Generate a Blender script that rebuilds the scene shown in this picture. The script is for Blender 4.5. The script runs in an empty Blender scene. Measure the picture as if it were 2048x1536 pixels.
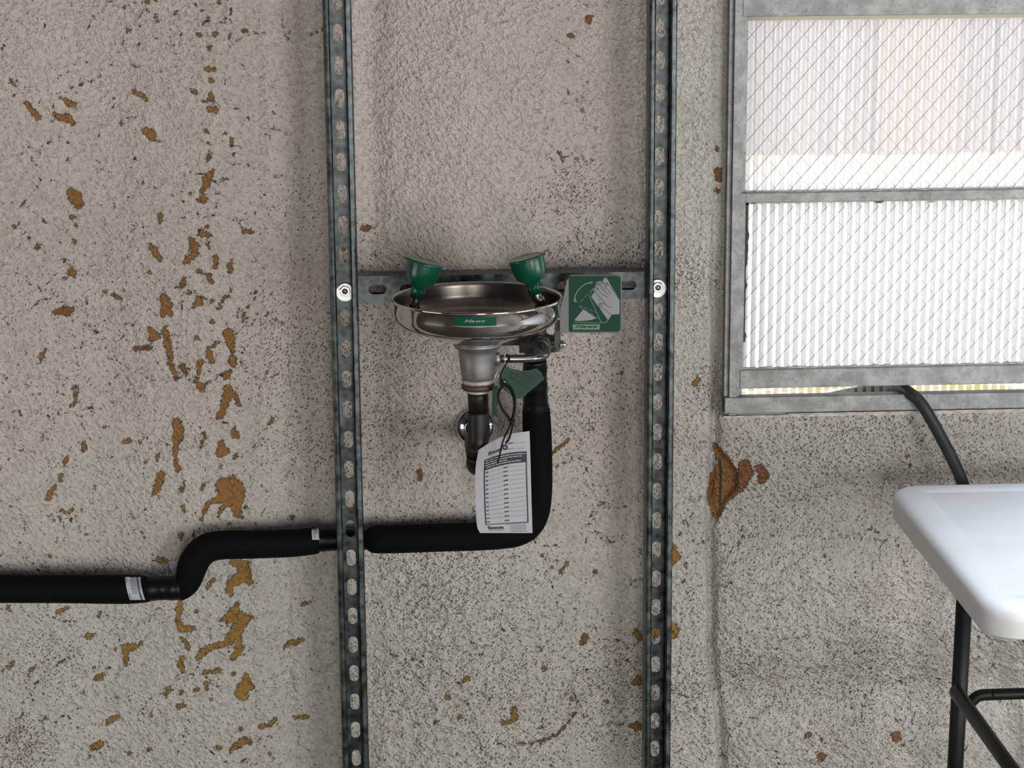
import bpy, bmesh, math, random
import numpy as np
from mathutils import Vector, Matrix

random.seed(7)
SC = bpy.context.scene
COL = SC.collection

# ------------------------------------------------------------------ camera, sky, lights, exposure
F_PX = 4350.0
TH, ROLL, YAW = 0.22598, 0.007624, -0.050583
CAM = np.array([0.0, -3.2996, 1.63])


def _rot():
    cy, sy = math.cos(YAW), math.sin(YAW)
    rz = np.array([[cy, -sy, 0], [sy, cy, 0], [0, 0, 1]])
    c, s = math.cos(-TH), math.sin(-TH)
    rx = np.array([[1, 0, 0], [0, c, -s], [0, s, c]])
    c, s = math.cos(ROLL), math.sin(ROLL)
    ry = np.array([[c, 0, s], [0, 1, 0], [-s, 0, c]])
    return rz @ rx @ ry


RC = _rot()
cam_d = bpy.data.cameras.new('camera')
cam = bpy.data.objects.new('camera', cam_d)
COL.objects.link(cam)
cam_d.sensor_fit = 'HORIZONTAL'
cam_d.sensor_width = 36.0
cam_d.lens = F_PX / 2048 * 36.0
cam_d.clip_end = 400
mw = Matrix.Identity(4)
for i in range(3):
    mw[i][0], mw[i][1], mw[i][2], mw[i][3] = RC[i][0], RC[i][2], -RC[i][1], CAM[i]
cam.matrix_world = mw
SC.camera = cam

SC.view_settings.view_transform = 'Standard'
SC.view_settings.look = 'None'
SC.view_settings.gamma = 1.0
SC.view_settings.use_curve_mapping = False
SC.view_settings.exposure = 0.0
SC.cycles.use_denoising = True
SC.cycles.max_bounces = 8
SC.cycles.diffuse_bounces = 4
SC.cycles.transparent_max_bounces = 12
SC.cycles.caustics_reflective = False
SC.cycles.caustics_refractive = False
SC.cycles.sample_clamp_indirect = 6.0

world = bpy.data.worlds.new('sky')
SC.world = world
world.use_nodes = True
wn = world.node_tree.nodes
wl = world.node_tree.links
wn.clear()
wo = wn.new('ShaderNodeOutputWorld')
wb = wn.new('ShaderNodeBackground')
ws = wn.new('ShaderNodeTexSky')
ws.sky_type = 'NISHITA'
ws.sun_disc = False
ws.sun_elevation = math.radians(65)
ws.sun_rotation = math.radians(160)
wb.inputs['Strength'].default_value = 0.55
whs = wn.new('ShaderNodeHueSaturation')          # thin bright overcast: the blue washed out
whs.inputs['Saturation'].default_value = 0.3
wl.new(ws.outputs[0], whs.inputs['Color'])
wl.new(whs.outputs[0], wb.inputs[0])
wl.new(wb.outputs[0], wo.inputs[0])

sun_d = bpy.data.lights.new('sun', 'SUN')
sun_d.energy = 4.0
sun_d.angle = math.radians(0.6)
sun_d.color = (1.0, 0.96, 0.9)
sun = bpy.data.objects.new('sun', sun_d)
COL.objects.link(sun)
sun.rotation_euler = (math.radians(25), 0, math.radians(-12))


def area(name, loc, target, sx, sy, power, color):
    d = bpy.data.lights.new(name, 'AREA')
    d.shape = 'RECTANGLE'
    d.size, d.size_y = sx, sy
    d.energy = power
    d.color = color
    o = bpy.data.objects.new(name, d)
    COL.objects.link(o)
    o.location = loc
    o.rotation_euler = (Vector(target) - Vector(loc)).to_track_quat('-Z', 'Y').to_euler()
    return o


# daylight coming in through the two bay doors behind the camera plus added fill lamps on the floor and over the table
area('bay_door_daylight', (3.5, -5.9, 1.0), (3.3, 0, 0.9), 2.4, 2.0, 150, (1.0, 0.965, 0.94))
area('middle_door_daylight', (0.45, -6.4, 0.85), (0.4, 0, 0.85), 1.0, 1.7, 60, (1.0, 0.95, 0.90))
area('floor_bounce_fill', (0.3, -2.7, 0.03), (0.25, -1.4, 1.6), 5.0, 2.2, 15, (1.0, 0.955, 0.90))  # added low lamp standing in for light bounced off the floor
area('left_floor_fill', (-2.9, -1.7, 0.03), (0.0, -0.2, 1.4), 1.8, 2.0, 36, (1.0, 0.95, 0.89))  # added floor lamp, lights the wall from the left; no door there
area('right_floor_fill', (3.3, -1.7, 0.03), (0.3, -0.2, 1.4), 1.8, 2.0, 64, (1.0, 0.965, 0.92))  # unseen lamp added on the floor at the right, where no door stands
area('table_fill_lamp', (1.5, -1.05, 3.35), (1.5, -1.0, 0.7), 0.9, 0.5, 19, (0.82, 0.9, 1.0)).data.spread = math.radians(48)  # added overhead lamp to brighten the table top; the ceiling has no opening


# ------------------------------------------------------------------ helpers
def P(px, py, y=0.0):
    """world point seen in the photograph at (px, py) on the vertical plane Y = y"""
    d = RC @ np.array([(px - 1024) / F_PX, 1, (768 - py) / F_PX])
    return Vector(CAM + (y - CAM[1]) / d[1] * d)


def proj(x, y, z):
    q = np.tensordot(RC.T, np.stack([x - CAM[0], y - CAM[1], z - CAM[2]]), 1)
    return 1024 + F_PX * q[0] / q[1], 768 - F_PX * q[2] / q[1]


class MB:
    def __init__(self):
        self.v, self.f, self.m, self.s = [], [], [], []

    def add(self, vs, fs, mat=0, smooth=False):
        o = len(self.v)
        self.v += [tuple(p) for p in vs]
        for f in fs:
            self.f.append(tuple(i + o for i in f))
            self.m.append(mat)
            self.s.append(smooth)

    def box(self, a, b, mat=0):
        x0, y0, z0 = a
        x1, y1, z1 = b
        vs = [(x0, y0, z0), (x1, y0, z0), (x1, y1, z0), (x0, y1, z0), (x0, y0, z1), (x1, y0, z1), (x1, y1, z1), (x0, y1, z1)]
        self.add(vs, [(0, 3, 2, 1), (4, 5, 6, 7), (0, 1, 5, 4), (1, 2, 6, 5), (2, 3, 7, 6), (3, 0, 4, 7)], mat)

    def tube(self, pts, rad, seg=16, mat=0, caps=True, flat=None):
        pts = [Vector(p) for p in pts]
        n = len(pts)
        if not hasattr(rad, '__len__'):
            rad = [rad] * n
        t0 = (pts[1] - pts[0]).normalized()
        up = Vector((0, 0, 1)) if abs(t0.z) < 0.9 else Vector((0, 1, 0))
        nrm = (up - t0 * up.dot(t0)).normalized()
        vs, fs = [], []
        for i in range(n):
            a, b = pts[max(i - 1, 0)], pts[min(i + 1, n - 1)]
            t = (b - a).normalized()
            nrm = (nrm - t * nrm.dot(t)).normalized()
            bn = t.cross(nrm)
            fx, fy = (1, 1) if flat is None else flat
            for k in range(seg):
                an = 2 * math.pi * k / seg
                vs.append(pts[i] + nrm * math.cos(an) * rad[i] * fx + bn * math.sin(an) * rad[i] * fy)
        for i in range(n - 1):
            for k in range(seg):
                a, b = i * seg + k, i * seg + (k + 1) % seg
                fs.append((a, b, b + seg, a + seg))
        self.add(vs, fs, mat, True)
        if caps:
            self.add(vs[:seg], [tuple(range(seg))[::-1]], mat)
            self.add(vs[-seg:], [tuple(range(seg))], mat)

    def lathe(self, prof, origin=(0, 0, 0), axis=(0, 0, 1), seg=32, mat=0, smooth=True, closed=False):
        """prof: (radius, height along axis)"""
        ax = Vector(axis).normalized()
        u = ax.orthogonal().normalized()
        if abs(ax.z) > 0.9:
            u = Vector((1, 0, 0)) - ax * ax.x
            u.normalize()
        w = ax.cross(u)
        o = Vector(origin)
        vs, fs = [], []
        for r, h in prof:
            for k in range(seg):
                an = 2 * math.pi * k / seg
                vs.append(o + ax * h + (u * math.cos(an) + w * math.sin(an)) * max(r, 1e-5))
        n = len(prof)
        for i in range(n - 1 + (1 if closed else 0)):
            for k in range(seg):
                a, b = i * seg + k, i * seg + (k + 1) % seg
                c, d = ((i + 1) % n) * seg + (k + 1) % seg, ((i + 1) % n) * seg + k
                fs.append((a, b, c, d))
        self.add(vs, fs, mat, smooth)

    def build(self, name, mats, parent=None, bevel=0, bseg=2, recalc=True, auto=None):
        me = bpy.data.meshes.new(name)
        me.from_pydata(self.v, [], self.f)
        if not isinstance(mats, (list, tuple)):
            mats = [mats]
        for m in mats:
            me.materials.append(m)
        me.polygons.foreach_set('material_index', self.m)
        me.polygons.foreach_set('use_smooth', self.s)
        if recalc:
            bm = bmesh.new()
            bm.from_mesh(me)
            bmesh.ops.remove_doubles(bm, verts=bm.verts, dist=1e-6)
            bmesh.ops.recalc_face_normals(bm, faces=bm.faces)
            bm.to_mesh(me)
            bm.free()
        if auto is not None:
            me.polygons.foreach_set('use_smooth', [True] * len(me.polygons))
            me.set_sharp_from_angle(angle=math.radians(auto))
        o = bpy.data.objects.new(name, me)
        COL.objects.link(o)
        if parent is not None:
            o.parent = parent
            o.matrix_parent_inverse = Matrix.Translation(parent.location).inverted()
        if bevel:
            md = o.modifiers.new('bevel', 'BEVEL')
            md.width, md.segments, md.limit_method = bevel, bseg, 'ANGLE'
            md.angle_limit = math.radians(35)
        return o


def smooth_path(ctrl, n=8):
    """Catmull-Rom through control points (each a tuple of any length)"""
    c = [np.array(p, float) for p in ctrl]
    c = [2 * c[0] - c[1]] + c + [2 * c[-1] - c[-2]]
    out = []
    for i in range(1, len(c) - 2):
        for k in range(n):
            t = k / n
            out.append(0.5 * (2 * c[i] + (c[i + 1] - c[i - 1]) * t + (2 * c[i - 1] - 5 * c[i] + 4 * c[i + 1] - c[i + 2]) * t * t
                              + (3 * c[i] - c[i - 1] - 3 * c[i + 1] + c[i + 2]) * t ** 3))
    out.append(c[-2])
    return out


def thing(name, label, cat, loc=(0, 0, 0), group=None):
    o = bpy.data.objects.new(name, None)
    o.empty_display_size = 0.05
    COL.objects.link(o)
    o.location = loc
    tag(o, label, cat, group)
    return o


def tag(o, label, cat, group=None, kind=None):
    if label:
        o['label'] = label
    if cat:
        o['category'] = cat
    if group:
        o['group'] = group
    if kind:
        o['kind'] = kind
    return o


def struct(o):
    o['kind'] = 'structure'
    return o


def text_polys(s, size=1.0, shear=0.0, weight=0.0, space=1.0):
    cu = bpy.data.curves.new('t', 'FONT')
    cu.body, cu.size, cu.shear, cu.offset, cu.space_character = s, size, shear, weight, space
    cu.resolution_u = 3
    ob = bpy.data.objects.new('t', cu)
    COL.objects.link(ob)
    dg = bpy.context.evaluated_depsgraph_get()
    me = bpy.data.meshes.new_from_object(ob.evaluated_get(dg))
    vs = [(v.co.x, v.co.y) for v in me.vertices]
    fs = [tuple(p.vertices) for p in me.polygons]
    bpy.data.objects.remove(ob)
    bpy.data.curves.remove(cu)
    bpy.data.meshes.remove(me)
    xs = [v[0] for v in vs]
    ys = [v[1] for v in vs]
    x0, x1, y0, y1 = min(xs), max(xs), min(ys), max(ys)
    return [((x - x0) / (x1 - x0), (y - y0) / (y1 - y0)) for x, y in vs], fs


def stroke(pts, w):
    """2-D ribbon along a polyline -> (verts2d, faces)"""
    vs, fs = [], []
    n = len(pts)
    for i, p in enumerate(pts):
        a, b = pts[max(i - 1, 0)], pts[min(i + 1, n - 1)]
        dx, dy = b[0] - a[0], b[1] - a[1]
        l = math.hypot(dx, dy) or 1
        vs += [(p[0] - dy / l * w / 2, p[1] + dx / l * w / 2), (p[0] + dy / l * w / 2, p[1] - dx / l * w / 2)]
    for i in range(n - 1):
        fs.append((2 * i, 2 * i + 1, 2 * i + 3, 2 * i + 2))
    return vs, fs


def ring2d(cx, cy, r, w, n=14):
    return stroke([(cx + r * math.cos(2 * math.pi * k / n), cy + r * math.sin(2 * math.pi * k / n)) for k in range(n + 1)], w)


def poly_tris(pts):
    from mathutils.geometry import tessellate_polygon
    return pts, [tuple(t) for t in tessellate_polygon([[Vector((p[0], p[1], 0)) for p in pts]])]


# ------------------------------------------------------------------ materials
class NT:
    def __init__(self, name):
        self.m = bpy.data.materials.new(name)
        self.m.use_nodes = True
        self.n = self.m.node_tree.nodes
        self.l = self.m.node_tree.links
        self.n.clear()
        self.out = self.n.new('ShaderNodeOutputMaterial')

    def new(self, t, **kw):
        nd = self.n.new(t)
        for k, v in kw.items():
            setattr(nd, k, v)
        return nd

    def put(self, sock, v):
        if isinstance(v, bpy.types.NodeSocket):
            self.l.new(v, sock)
        elif v is not None:
            if hasattr(sock.default_value, '__len__') and hasattr(v, '__len__') and len(v) == 3 and len(sock.default_value) == 4:
                v = (*v, 1)
            sock.default_value = v

    def math(self, op, a, b=None, c=None, clamp=False):
        nd = self.new('ShaderNodeMath', operation=op, use_clamp=clamp)
        for i, v in enumerate((a, b, c)):
            if v is not None:
                self.put(nd.inputs[i], v)
        return nd.outputs[0]

    def mix(self, fac, a, b, blend='MIX'):
        nd = self.new('ShaderNodeMix', data_type='RGBA', blend_type=blend)
        self.put(nd.inputs[0], fac)
        self.put(nd.inputs[6], a)
        self.put(nd.inputs[7], b)
        return nd.outputs[2]

    def ramp(self, v, lo, hi, a=0.0, b=1.0):
        nd = self.new('ShaderNodeMapRange', interpolation_type='SMOOTHSTEP')
        self.put(nd.inputs[0], v)
        for i, x in enumerate((lo, hi, a, b)):
            self.put(nd.inputs[1 + i], x)
        return nd.outputs[0]

    def coord(self, kind='Object', scale=(1, 1, 1), rot=(0, 0, 0), vt='POINT'):
        tc = self.new('ShaderNodeTexCoord')
        mp = self.new('ShaderNodeMapping', vector_type=vt)
        self.l.new(tc.outputs[kind], mp.inputs[0])
        mp.inputs['Scale'].default_value = scale
        mp.inputs['Rotation'].default_value = rot
        return mp.outputs[0]

    def noise(self, vec, scale, detail=3, rough=0.55, out=0):
        nd = self.new('ShaderNodeTexNoise')
        self.put(nd.inputs['Vector'], vec)
        nd.inputs['Scale'].default_value = scale
        nd.inputs['Detail'].default_value = detail
        nd.inputs['Roughness'].default_value = rough
        return nd.outputs[out]

    def voronoi(self, vec, scale, feature='F1', rnd=1.0):
        nd = self.new('ShaderNodeTexVoronoi', feature=feature)
        self.put(nd.inputs['Vector'], vec)
        nd.inputs['Scale'].default_value = scale
        nd.inputs['Randomness'].default_value = rnd
        return nd

    def bump(self, h, strength=0.5, dist=0.001, normal=None):
        nd = self.new('ShaderNodeBump')
        nd.inputs['Strength'].default_value = strength
        nd.inputs['Distance'].default_value = dist
        self.put(nd.inputs['Height'], h)
        if normal is not None:
            self.put(nd.inputs['Normal'], normal)
        return nd.outputs[0]

    def principled(self, **kw):
        nd = self.new('ShaderNodeBsdfPrincipled')
        for k, v in kw.items():
            self.put(nd.inputs[k.replace('_', ' ')], v)
        return nd

    def finish(self, shader):
        self.l.new(shader.outputs[0] if hasattr(shader, 'outputs') else shader, self.out.inputs[0])
        return self.m


def plain(name, color, rough=0.5, metal=0.0, var=0.12, scale=40, bump=0.0, bscale=300, spec=0.5):
    t = NT(name)
    c = t.coord()
    n = t.noise(c, scale, 4)
    lo = tuple(x * (1 - var) for x in color)
    hi = tuple(min(1, x * (1 + var)) for x in color)
    kw = dict(Base_Color=t.mix(t.ramp(n, 0.3, 0.7), lo, hi), Roughness=t.math('ADD', rough - 0.06, t.math('MULTIPLY', n, 0.12)), Metallic=metal)
    kw['Specular_IOR_Level'] = spec
    if bump:
        kw['Normal'] = t.bump(t.noise(c, bscale, 3), bump, 0.001)
    return t.finish(t.principled(**kw))


def mat_wall():
    t = NT('peeling_sprayed_foam_paint')
    c = t.coord()
    at = lambda n: t.new('ShaderNodeAttribute', attribute_name=n).outputs['Fac']
    peel, speck, rust, rough, chip, tint = at('peel'), at('speck'), at('rust'), at('rough'), at('chip'), at('tint')
    # jagged edge of the peeled places
    jag = t.math('ADD', t.math('MULTIPLY', t.math('SUBTRACT', t.noise(c, 260, 4, 0.75), 0.5), 19.0),
                 t.math('MULTIPLY', t.math('SUBTRACT', t.noise(c, 110, 2, 0.5), 0.5), 12.0))
    sd = t.math('ADD', peel, jag)
    pm = t.ramp(sd, -0.9, 0.5, 1.0, 0.0)
    # broken crack lines along which small chips sit
    wv = t.new('ShaderNodeVectorMath', operation='ADD')
    t.put(wv.inputs[0], c)
    sc = t.new('ShaderNodeVectorMath', operation='SCALE')
    t.put(sc.inputs[0], t.noise(c, 18, 3, 0.6, out=1))
    sc.inputs['Scale'].default_value = 0.045
    t.put(wv.inputs[1], sc.outputs[0])
    vd = t.voronoi(wv.outputs[0], 13, 'DISTANCE_TO_EDGE')
    seam = t.ramp(vd.outputs['Distance'], 0.012, 0.036, 1, 0)
    gate = t.ramp(t.noise(c, 120, 3, 0.75), 0.555, 0.615)
    gate2 = t.ramp(t.noise(c, 9, 2), 0.36, 0.5)
    crack = t.math('MULTIPLY', t.math('MULTIPLY', seam, gate), t.math('MULTIPLY', gate2, chip, clamp=True))
    # pin holes and dirt specks
    spots = None
    cs = t.coord(scale=(1.5, 1, 0.9), rot=(0, math.radians(-50), 0), vt='TEXTURE')
    for s, r, k in ((230, 0.33, 1.1), (150, 0.29, 0.55), (330, 0.37, 1.1)):
        v = t.voronoi(cs, s)
        rad = t.ramp(v.outputs['Distance'], r * 0.55, r, 1, 0)
        on = t.new('ShaderNodeSeparateColor')
        t.put(on.inputs[0], v.outputs['Color'])
        sel = t.ramp(t.math('SUBTRACT', t.math('MULTIPLY', speck, k), on.outputs[0]), -0.01, 0.04)
        d = t.math('MULTIPLY', rad, sel)
        spots = d if spots is None else t.math('MAXIMUM', spots, d)
    # paint
    big = t.noise(c, 2.6, 4, 0.6)
    mid = t.noise(c, 16, 4, 0.6)
    fine = t.noise(c, 140, 3, 0.6)
    base = t.mix(t.ramp(big, 0.35, 0.65), (0.59, 0.525, 0.475), (0.585, 0.535, 0.49))
    base = t.mix(t.math('MULTIPLY', tint, 0.9), base, (0.55, 0.54, 0.505))
    base = t.mix(t.math('MULTIPLY', t.ramp(mid, 0.42, 0.72), 0.45), base, (0.47, 0.44, 0.395))
    base = t.mix(t.ramp(fine, 0.35, 0.75, 0.0, 0.3), base, (0.69, 0.665, 0.63))
    base = t.mix(t.math('MULTIPLY', t.ramp(t.noise(c, 38, 5, 0.7), 0.52, 0.72), t.math('MULTIPLY', rough, 0.42)), base, (0.30, 0.275, 0.24))
    base = t.mix(t.math('MULTIPLY', t.ramp(t.noise(c, 60, 4, 0.7), 0.5, 0.64), t.math('MULTIPLY', rust, 0.6)), base, (0.33, 0.19, 0.13))
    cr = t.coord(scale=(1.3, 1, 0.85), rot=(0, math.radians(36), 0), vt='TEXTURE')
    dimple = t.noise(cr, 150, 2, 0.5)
    base = t.mix(t.ramp(dimple, 0.36, 0.52, 0.30, 0.0), base, (0.30, 0.27, 0.24))        # occlusion shade painted into the dimples
    base = t.mix(t.math('MULTIPLY', spots, 0.74), base, (0.105, 0.075, 0.055))
    base = t.mix(crack, base, (0.07, 0.05, 0.036))
    # bared foam: orange higher up, ochre lower down
    sx = t.new('ShaderNodeSeparateXYZ')
    tc = t.new('ShaderNodeTexCoord')
    t.l.new(tc.outputs['Object'], sx.inputs[0])
    hue = t.math('ADD', t.ramp(sx.outputs[2], 0.45, 0.8), t.math('MULTIPLY', t.math('SUBTRACT', t.noise(c, 14, 2), 0.5), 1.6), clamp=True)
    foam = t.mix(hue, (0.36, 0.22, 0.055), (0.33, 0.165, 0.058))
    foam = t.mix(t.ramp(t.noise(c, 260, 3, 0.7), 0.35, 0.75, 0, 0.75), foam, (0.21, 0.10, 0.035))
    foam = t.mix(t.math('MULTIPLY', rust, 0.7), foam, (0.20, 0.085, 0.05))
    base = t.mix(t.ramp(sd, -1.5, 0.9, 1, 0), base, (0.10, 0.06, 0.03))
    col = t.mix(t.ramp(sd, -2.6, -1.2, 1, 0), base, foam)
    # relief
    cr2 = t.coord(scale=(1.9, 1, 0.9), rot=(0, math.radians(-33), 0), vt='TEXTURE')
    low = t.noise(cr2, 62, 4, 0.65)
    h = t.math('ADD', dimple, t.math('MULTIPLY', t.noise(c, 260, 2), 0.45))
    h = t.math('ADD', h, t.math('MULTIPLY', t.math('MULTIPLY', low, rough), 1.6))
    h = t.math('SUBTRACT', h, t.math('MULTIPLY', pm, 0.55))
    h = t.math('SUBTRACT', h, t.math('MULTIPLY', t.math('MAXIMUM', spots, crack), 0.35))
    nrm = t.bump(h, 1.0, 0.0085)
    return t.finish(t.principled(Base_Color=col, Roughness=0.72, Normal=nrm, Specular_IOR_Level=0.25))


def mat_galv(name, lo, hi, rough=0.42, metal=0.85):
    t = NT(name)
    c = t.coord()
    v = t.voronoi(c, 90)
    n = t.noise(c, 45, 4, 0.65)
    n2 = t.noise(c, 22, 3)
    k = t.math('ADD', t.math('MULTIPLY', n, 0.7), t.math('MULTIPLY', v.outputs['Distance'], 0.18))
    col = t.mix(t.ramp(k, 0.28, 0.66), lo, hi)
    col = t.mix(t.ramp(n2, 0.55, 0.75, 0, 0.5), col, tuple(x * 0.45 for x in lo))
    return t.finish(t.principled(Base_Color=col, Metallic=metal, Roughness=t.ramp(n, 0.3, 0.7, rough - 0.1, rough + 0.12),
                                 Normal=t.bump(n, 0.12, 0.001)))


def mat_pane(name, clear, tint, frost):
    t = NT(name)
    tc = t.new('ShaderNodeTexCoord')
    sx = t.new('ShaderNodeSeparateXYZ')
    t.l.new(tc.outputs['Object'], sx.inputs[0])
    w = t.math('SINE', t.math('MULTIPLY', sx.outputs[0], 2 * math.pi / RIB))
    m = t.ramp(w, 0.15, 0.6)
    m2 = t.math('ADD', clear[0], t.math('MULTIPLY', m, clear[1] - clear[0]))
    tr = t.new('ShaderNodeBsdfTransparent')
    tr.inputs[0].default_value = (*tint, 1)
    tl = t.new('ShaderNodeBsdfTranslucent')
    n = t.noise(t.coord(), 30, 3)
    t.put(tl.inputs[0], t.mix(n, frost, tuple(min(1, x * 1.08) for x in frost)))
    gl = t.new('ShaderNodeBsdfGlossy')
    gl.inputs['Roughness'].default_value = 0.12
    mx = t.new('ShaderNodeMixShader')
    t.put(mx.inputs[0], m2)
    t.l.new(tl.outputs[0], mx.inputs[1])
    t.l.new(tr.outputs[0], mx.inputs[2])
    fr = t.new('ShaderNodeFresnel')
    fr.inputs[0].default_value = 1.45
    mx2 = t.new('ShaderNodeMixShader')
    t.put(mx2.inputs[0], fr.outputs[0])
    t.l.new(mx.outputs[0], mx2.inputs[1])
    t.l.new(gl.outputs[0], mx2.inputs[2])
    return t.finish(mx2)


RIB = 0.0134
M = {}
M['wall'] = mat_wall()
M['strut'] = mat_galv('galvanised_strut', (0.026, 0.032, 0.033), (0.125, 0.145, 0.15), 0.36)
M['zinc'] = mat_galv('bright_zinc', (0.34, 0.345, 0.34), (0.6, 0.6, 0.595), 0.28, 1.0)
M['frame'] = None
M['steel'] = NT('brushed_stainless')
_t = M['steel']
_n = _t.noise(_t.coord(scale=(1, 1, 40)), 30, 2)
M['steel'] = _t.finish(_t.principled(Base_Color=_t.mix(_n, (0.45, 0.44, 0.425), (0.58, 0.565, 0.55)), Metallic=1.0, Roughness=_t.ramp(_n, 0.3, 0.7, 0.04, 0.10)))
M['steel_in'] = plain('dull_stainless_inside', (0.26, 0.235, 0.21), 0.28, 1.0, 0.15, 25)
M['chrome'] = plain('chrome', (0.72, 0.72, 0.74), 0.07, 1.0, 0.03)
M['cast'] = plain('cast_zinc_body', (0.25, 0.25, 0.246), 0.42, 0.75, 0.15, 45, 0.15)
M['cast_dark'] = plain('dark_brass_valve', (0.05, 0.049, 0.046), 0.5, 0.35, 0.25, 60, 0.2)
M['ring'] = plain('thread_compound', (0.5, 0.46, 0.42), 0.5, 0.2, 0.25, 120, 0.4)
M['rust_ring'] = plain('brown_union_ring', (0.075, 0.042, 0.034), 0.5, 0.2, 0.25, 120)
M['green'] = plain('green_moulded_plastic', (0.003, 0.072, 0.037), 0.22, 0, 0.1, 30)
M['sticker'] = plain('green_name_sticker', (0.004, 0.075, 0.042), 0.5, 0, 0.05, 30, spec=0.1)
M['abs'] = plain('black_drain_plastic', (0.008, 0.0075, 0.007), 0.42, 0, 0.2, 50, spec=0.3)
M['foam'] = plain('black_pipe_foam', (0.003, 0.0042, 0.004), 0.75, 0, 0.15, 60, 0.1, 500, 0.08)
M['tape'] = plain('black_vinyl_tape', (0.003, 0.0035, 0.0042), 0.36, 0, 0.2, 60, 0.3, 160, 0.22)
M['cord'] = plain('black_rubber_cord', (0.016, 0.02, 0.023), 0.5, 0, 0.2, 60, 0.1)
M['tie'] = plain('black_nylon', (0.003, 0.003, 0.0035), 0.45, 0, 0.1, spec=0.2)
M['paper'] = plain('white_card', (0.46, 0.46, 0.51), 0.6, 0, 0.04, 30)
M['ink'] = plain('printed_ink', (0.02, 0.022, 0.035), 0.6, 0, 0.1)
M['ink_grey'] = plain('thin_grey_print', (0.2, 0.2, 0.24), 0.6, 0, 0.1)
M['gtag'] = plain('green_tag_card', (0.009, 0.048, 0.029), 0.7, 0, 0.12, 40)
M['gtag_ink'] = plain('dark_green_print', (0.002, 0.011, 0.007), 0.7, 0, 0.1)
M['sign_green'] = plain('green_sign_print', (0.010, 0.055, 0.031), 0.5, 0, 0.06, 30, spec=0.12)
M['sign_white'] = plain('pale_sign_print', (0.30, 0.305, 0.33), 0.5, 0, 0.04, 30, spec=0.12)
M['sign_mint'] = plain('mint_sign_print', (0.17, 0.27, 0.21), 0.5, 0, 0.05, 30, spec=0.12)
M['flag'] = plain('grey_flag_plate', (0.12, 0.12, 0.118), 0.45, 0.3, 0.1, 40)
M['blue'] = plain('blue_print', (0.02, 0.06, 0.13), 0.5, 0, 0.1)
M['table'] = plain('white_blow_moulded_plastic', (0.70, 0.715, 0.73), 0.42, 0, 0.03, 14, 0.12, 700)
M['legs'] = plain('dark_powder_coated_tube', (0.006, 0.008, 0.0085), 0.45, 0.0, 0.2, 40, spec=0.25)
M['brace'] = plain('grey_green_brace', (0.02, 0.025, 0.023), 0.45, 0.0, 0.2, 40, spec=0.35)
M['putty'] = plain('crumbling_putty', (0.55, 0.52, 0.48), 0.8, 0, 0.3, 90, 0.5)
_t = NT('cream_backlit_sealant')
_a = _t.new('ShaderNodeBsdfDiffuse')
_a.inputs[0].default_value = (0.86, 0.82, 0.66, 1)
_b = _t.new('ShaderNodeBsdfTranslucent')
_b.inputs[0].default_value = (0.86, 0.82, 0.66, 1)
_m = _t.new('ShaderNodeMixShader')
_m.inputs[0].default_value = 0.85
_t.l.new(_a.outputs[0], _m.inputs[1])
_t.l.new(_b.outputs[0], _m.inputs[2])
M['putty_strip'] = _t.finish(_m)
M['tube'] = plain('dull_chromed_tube', (0.22, 0.225, 0.215), 0.24, 1.0, 0.12, 60)
M['rubber_and_gap'] = plain('black_rubber_and_gap', (0.012, 0.012, 0.013), 0.6, 0, 0.2)  # rubber of the foot caps; also the black drawn for the gap and slit
M['wire'] = plain('steel_mesh_wire', (0.25, 0.235, 0.22), 0.5, 0.2, 0.2, 60)
M['concrete_floor'] = plain('shop_floor_concrete', (0.16, 0.135, 0.11), 0.6, 0, 0.2, 3, 0.1, 80)
M['inner_wall'] = plain('painted_shop_wall', (0.13, 0.12, 0.11), 0.75, 0, 0.12, 4)
M['ceiling'] = plain('dusty_ceiling', (0.16, 0.155, 0.15), 0.8, 0, 0.1, 4)
M['yard'] = None
M['siding'] = plain('pink_tan_siding', (0.27, 0.235, 0.22), 0.7, 0, 0.06, 1.2)
M['siding_warm'] = plain('orange_brown_door', (0.28, 0.215, 0.165), 0.7, 0, 0.1, 2)
M['post_white'] = plain('white_painted_post', (0.36, 0.37, 0.37), 0.6, 0, 0.05)
M['post_dark'] = plain('dark_post', (0.09, 0.09, 0.09), 0.6, 0, 0.1)
M['grass'] = plain('dry_yellow_grass', (0.30, 0.27, 0.06), 0.8, 0, 0.35, 30)

_t = NT('weathered_zinc_window_frame')
_c = _t.coord()
_k = _t.noise(_c, 34, 5, 0.7)
_v = _t.voronoi(_c, 260)
_s = _t.new('ShaderNodeSeparateColor')
_t.put(_s.inputs[0], _v.outputs['Color'])
_sp = _t.math('MULTIPLY', _t.ramp(_v.outputs['Distance'], 0.15, 0.3, 1, 0), _t.ramp(_s.outputs[0], 0.10, 0.14, 1, 0))
_col = _t.mix(_t.ramp(_k, 0.35, 0.7), (0.19, 0.197, 0.195), (0.33, 0.34, 0.337))
_col = _t.mix(_t.ramp(_t.noise(_c, 12, 4, 0.7), 0.52, 0.72, 0, 0.65), _col, (0.125, 0.125, 0.12))
_col = _t.mix(_sp, _col, (0.07, 0.065, 0.06))
M['frame'] = _t.finish(_t.principled(Base_Color=_col, Metallic=0.35, Roughness=0.5, Normal=_t.bump(_k, 0.15, 0.001)))

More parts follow.
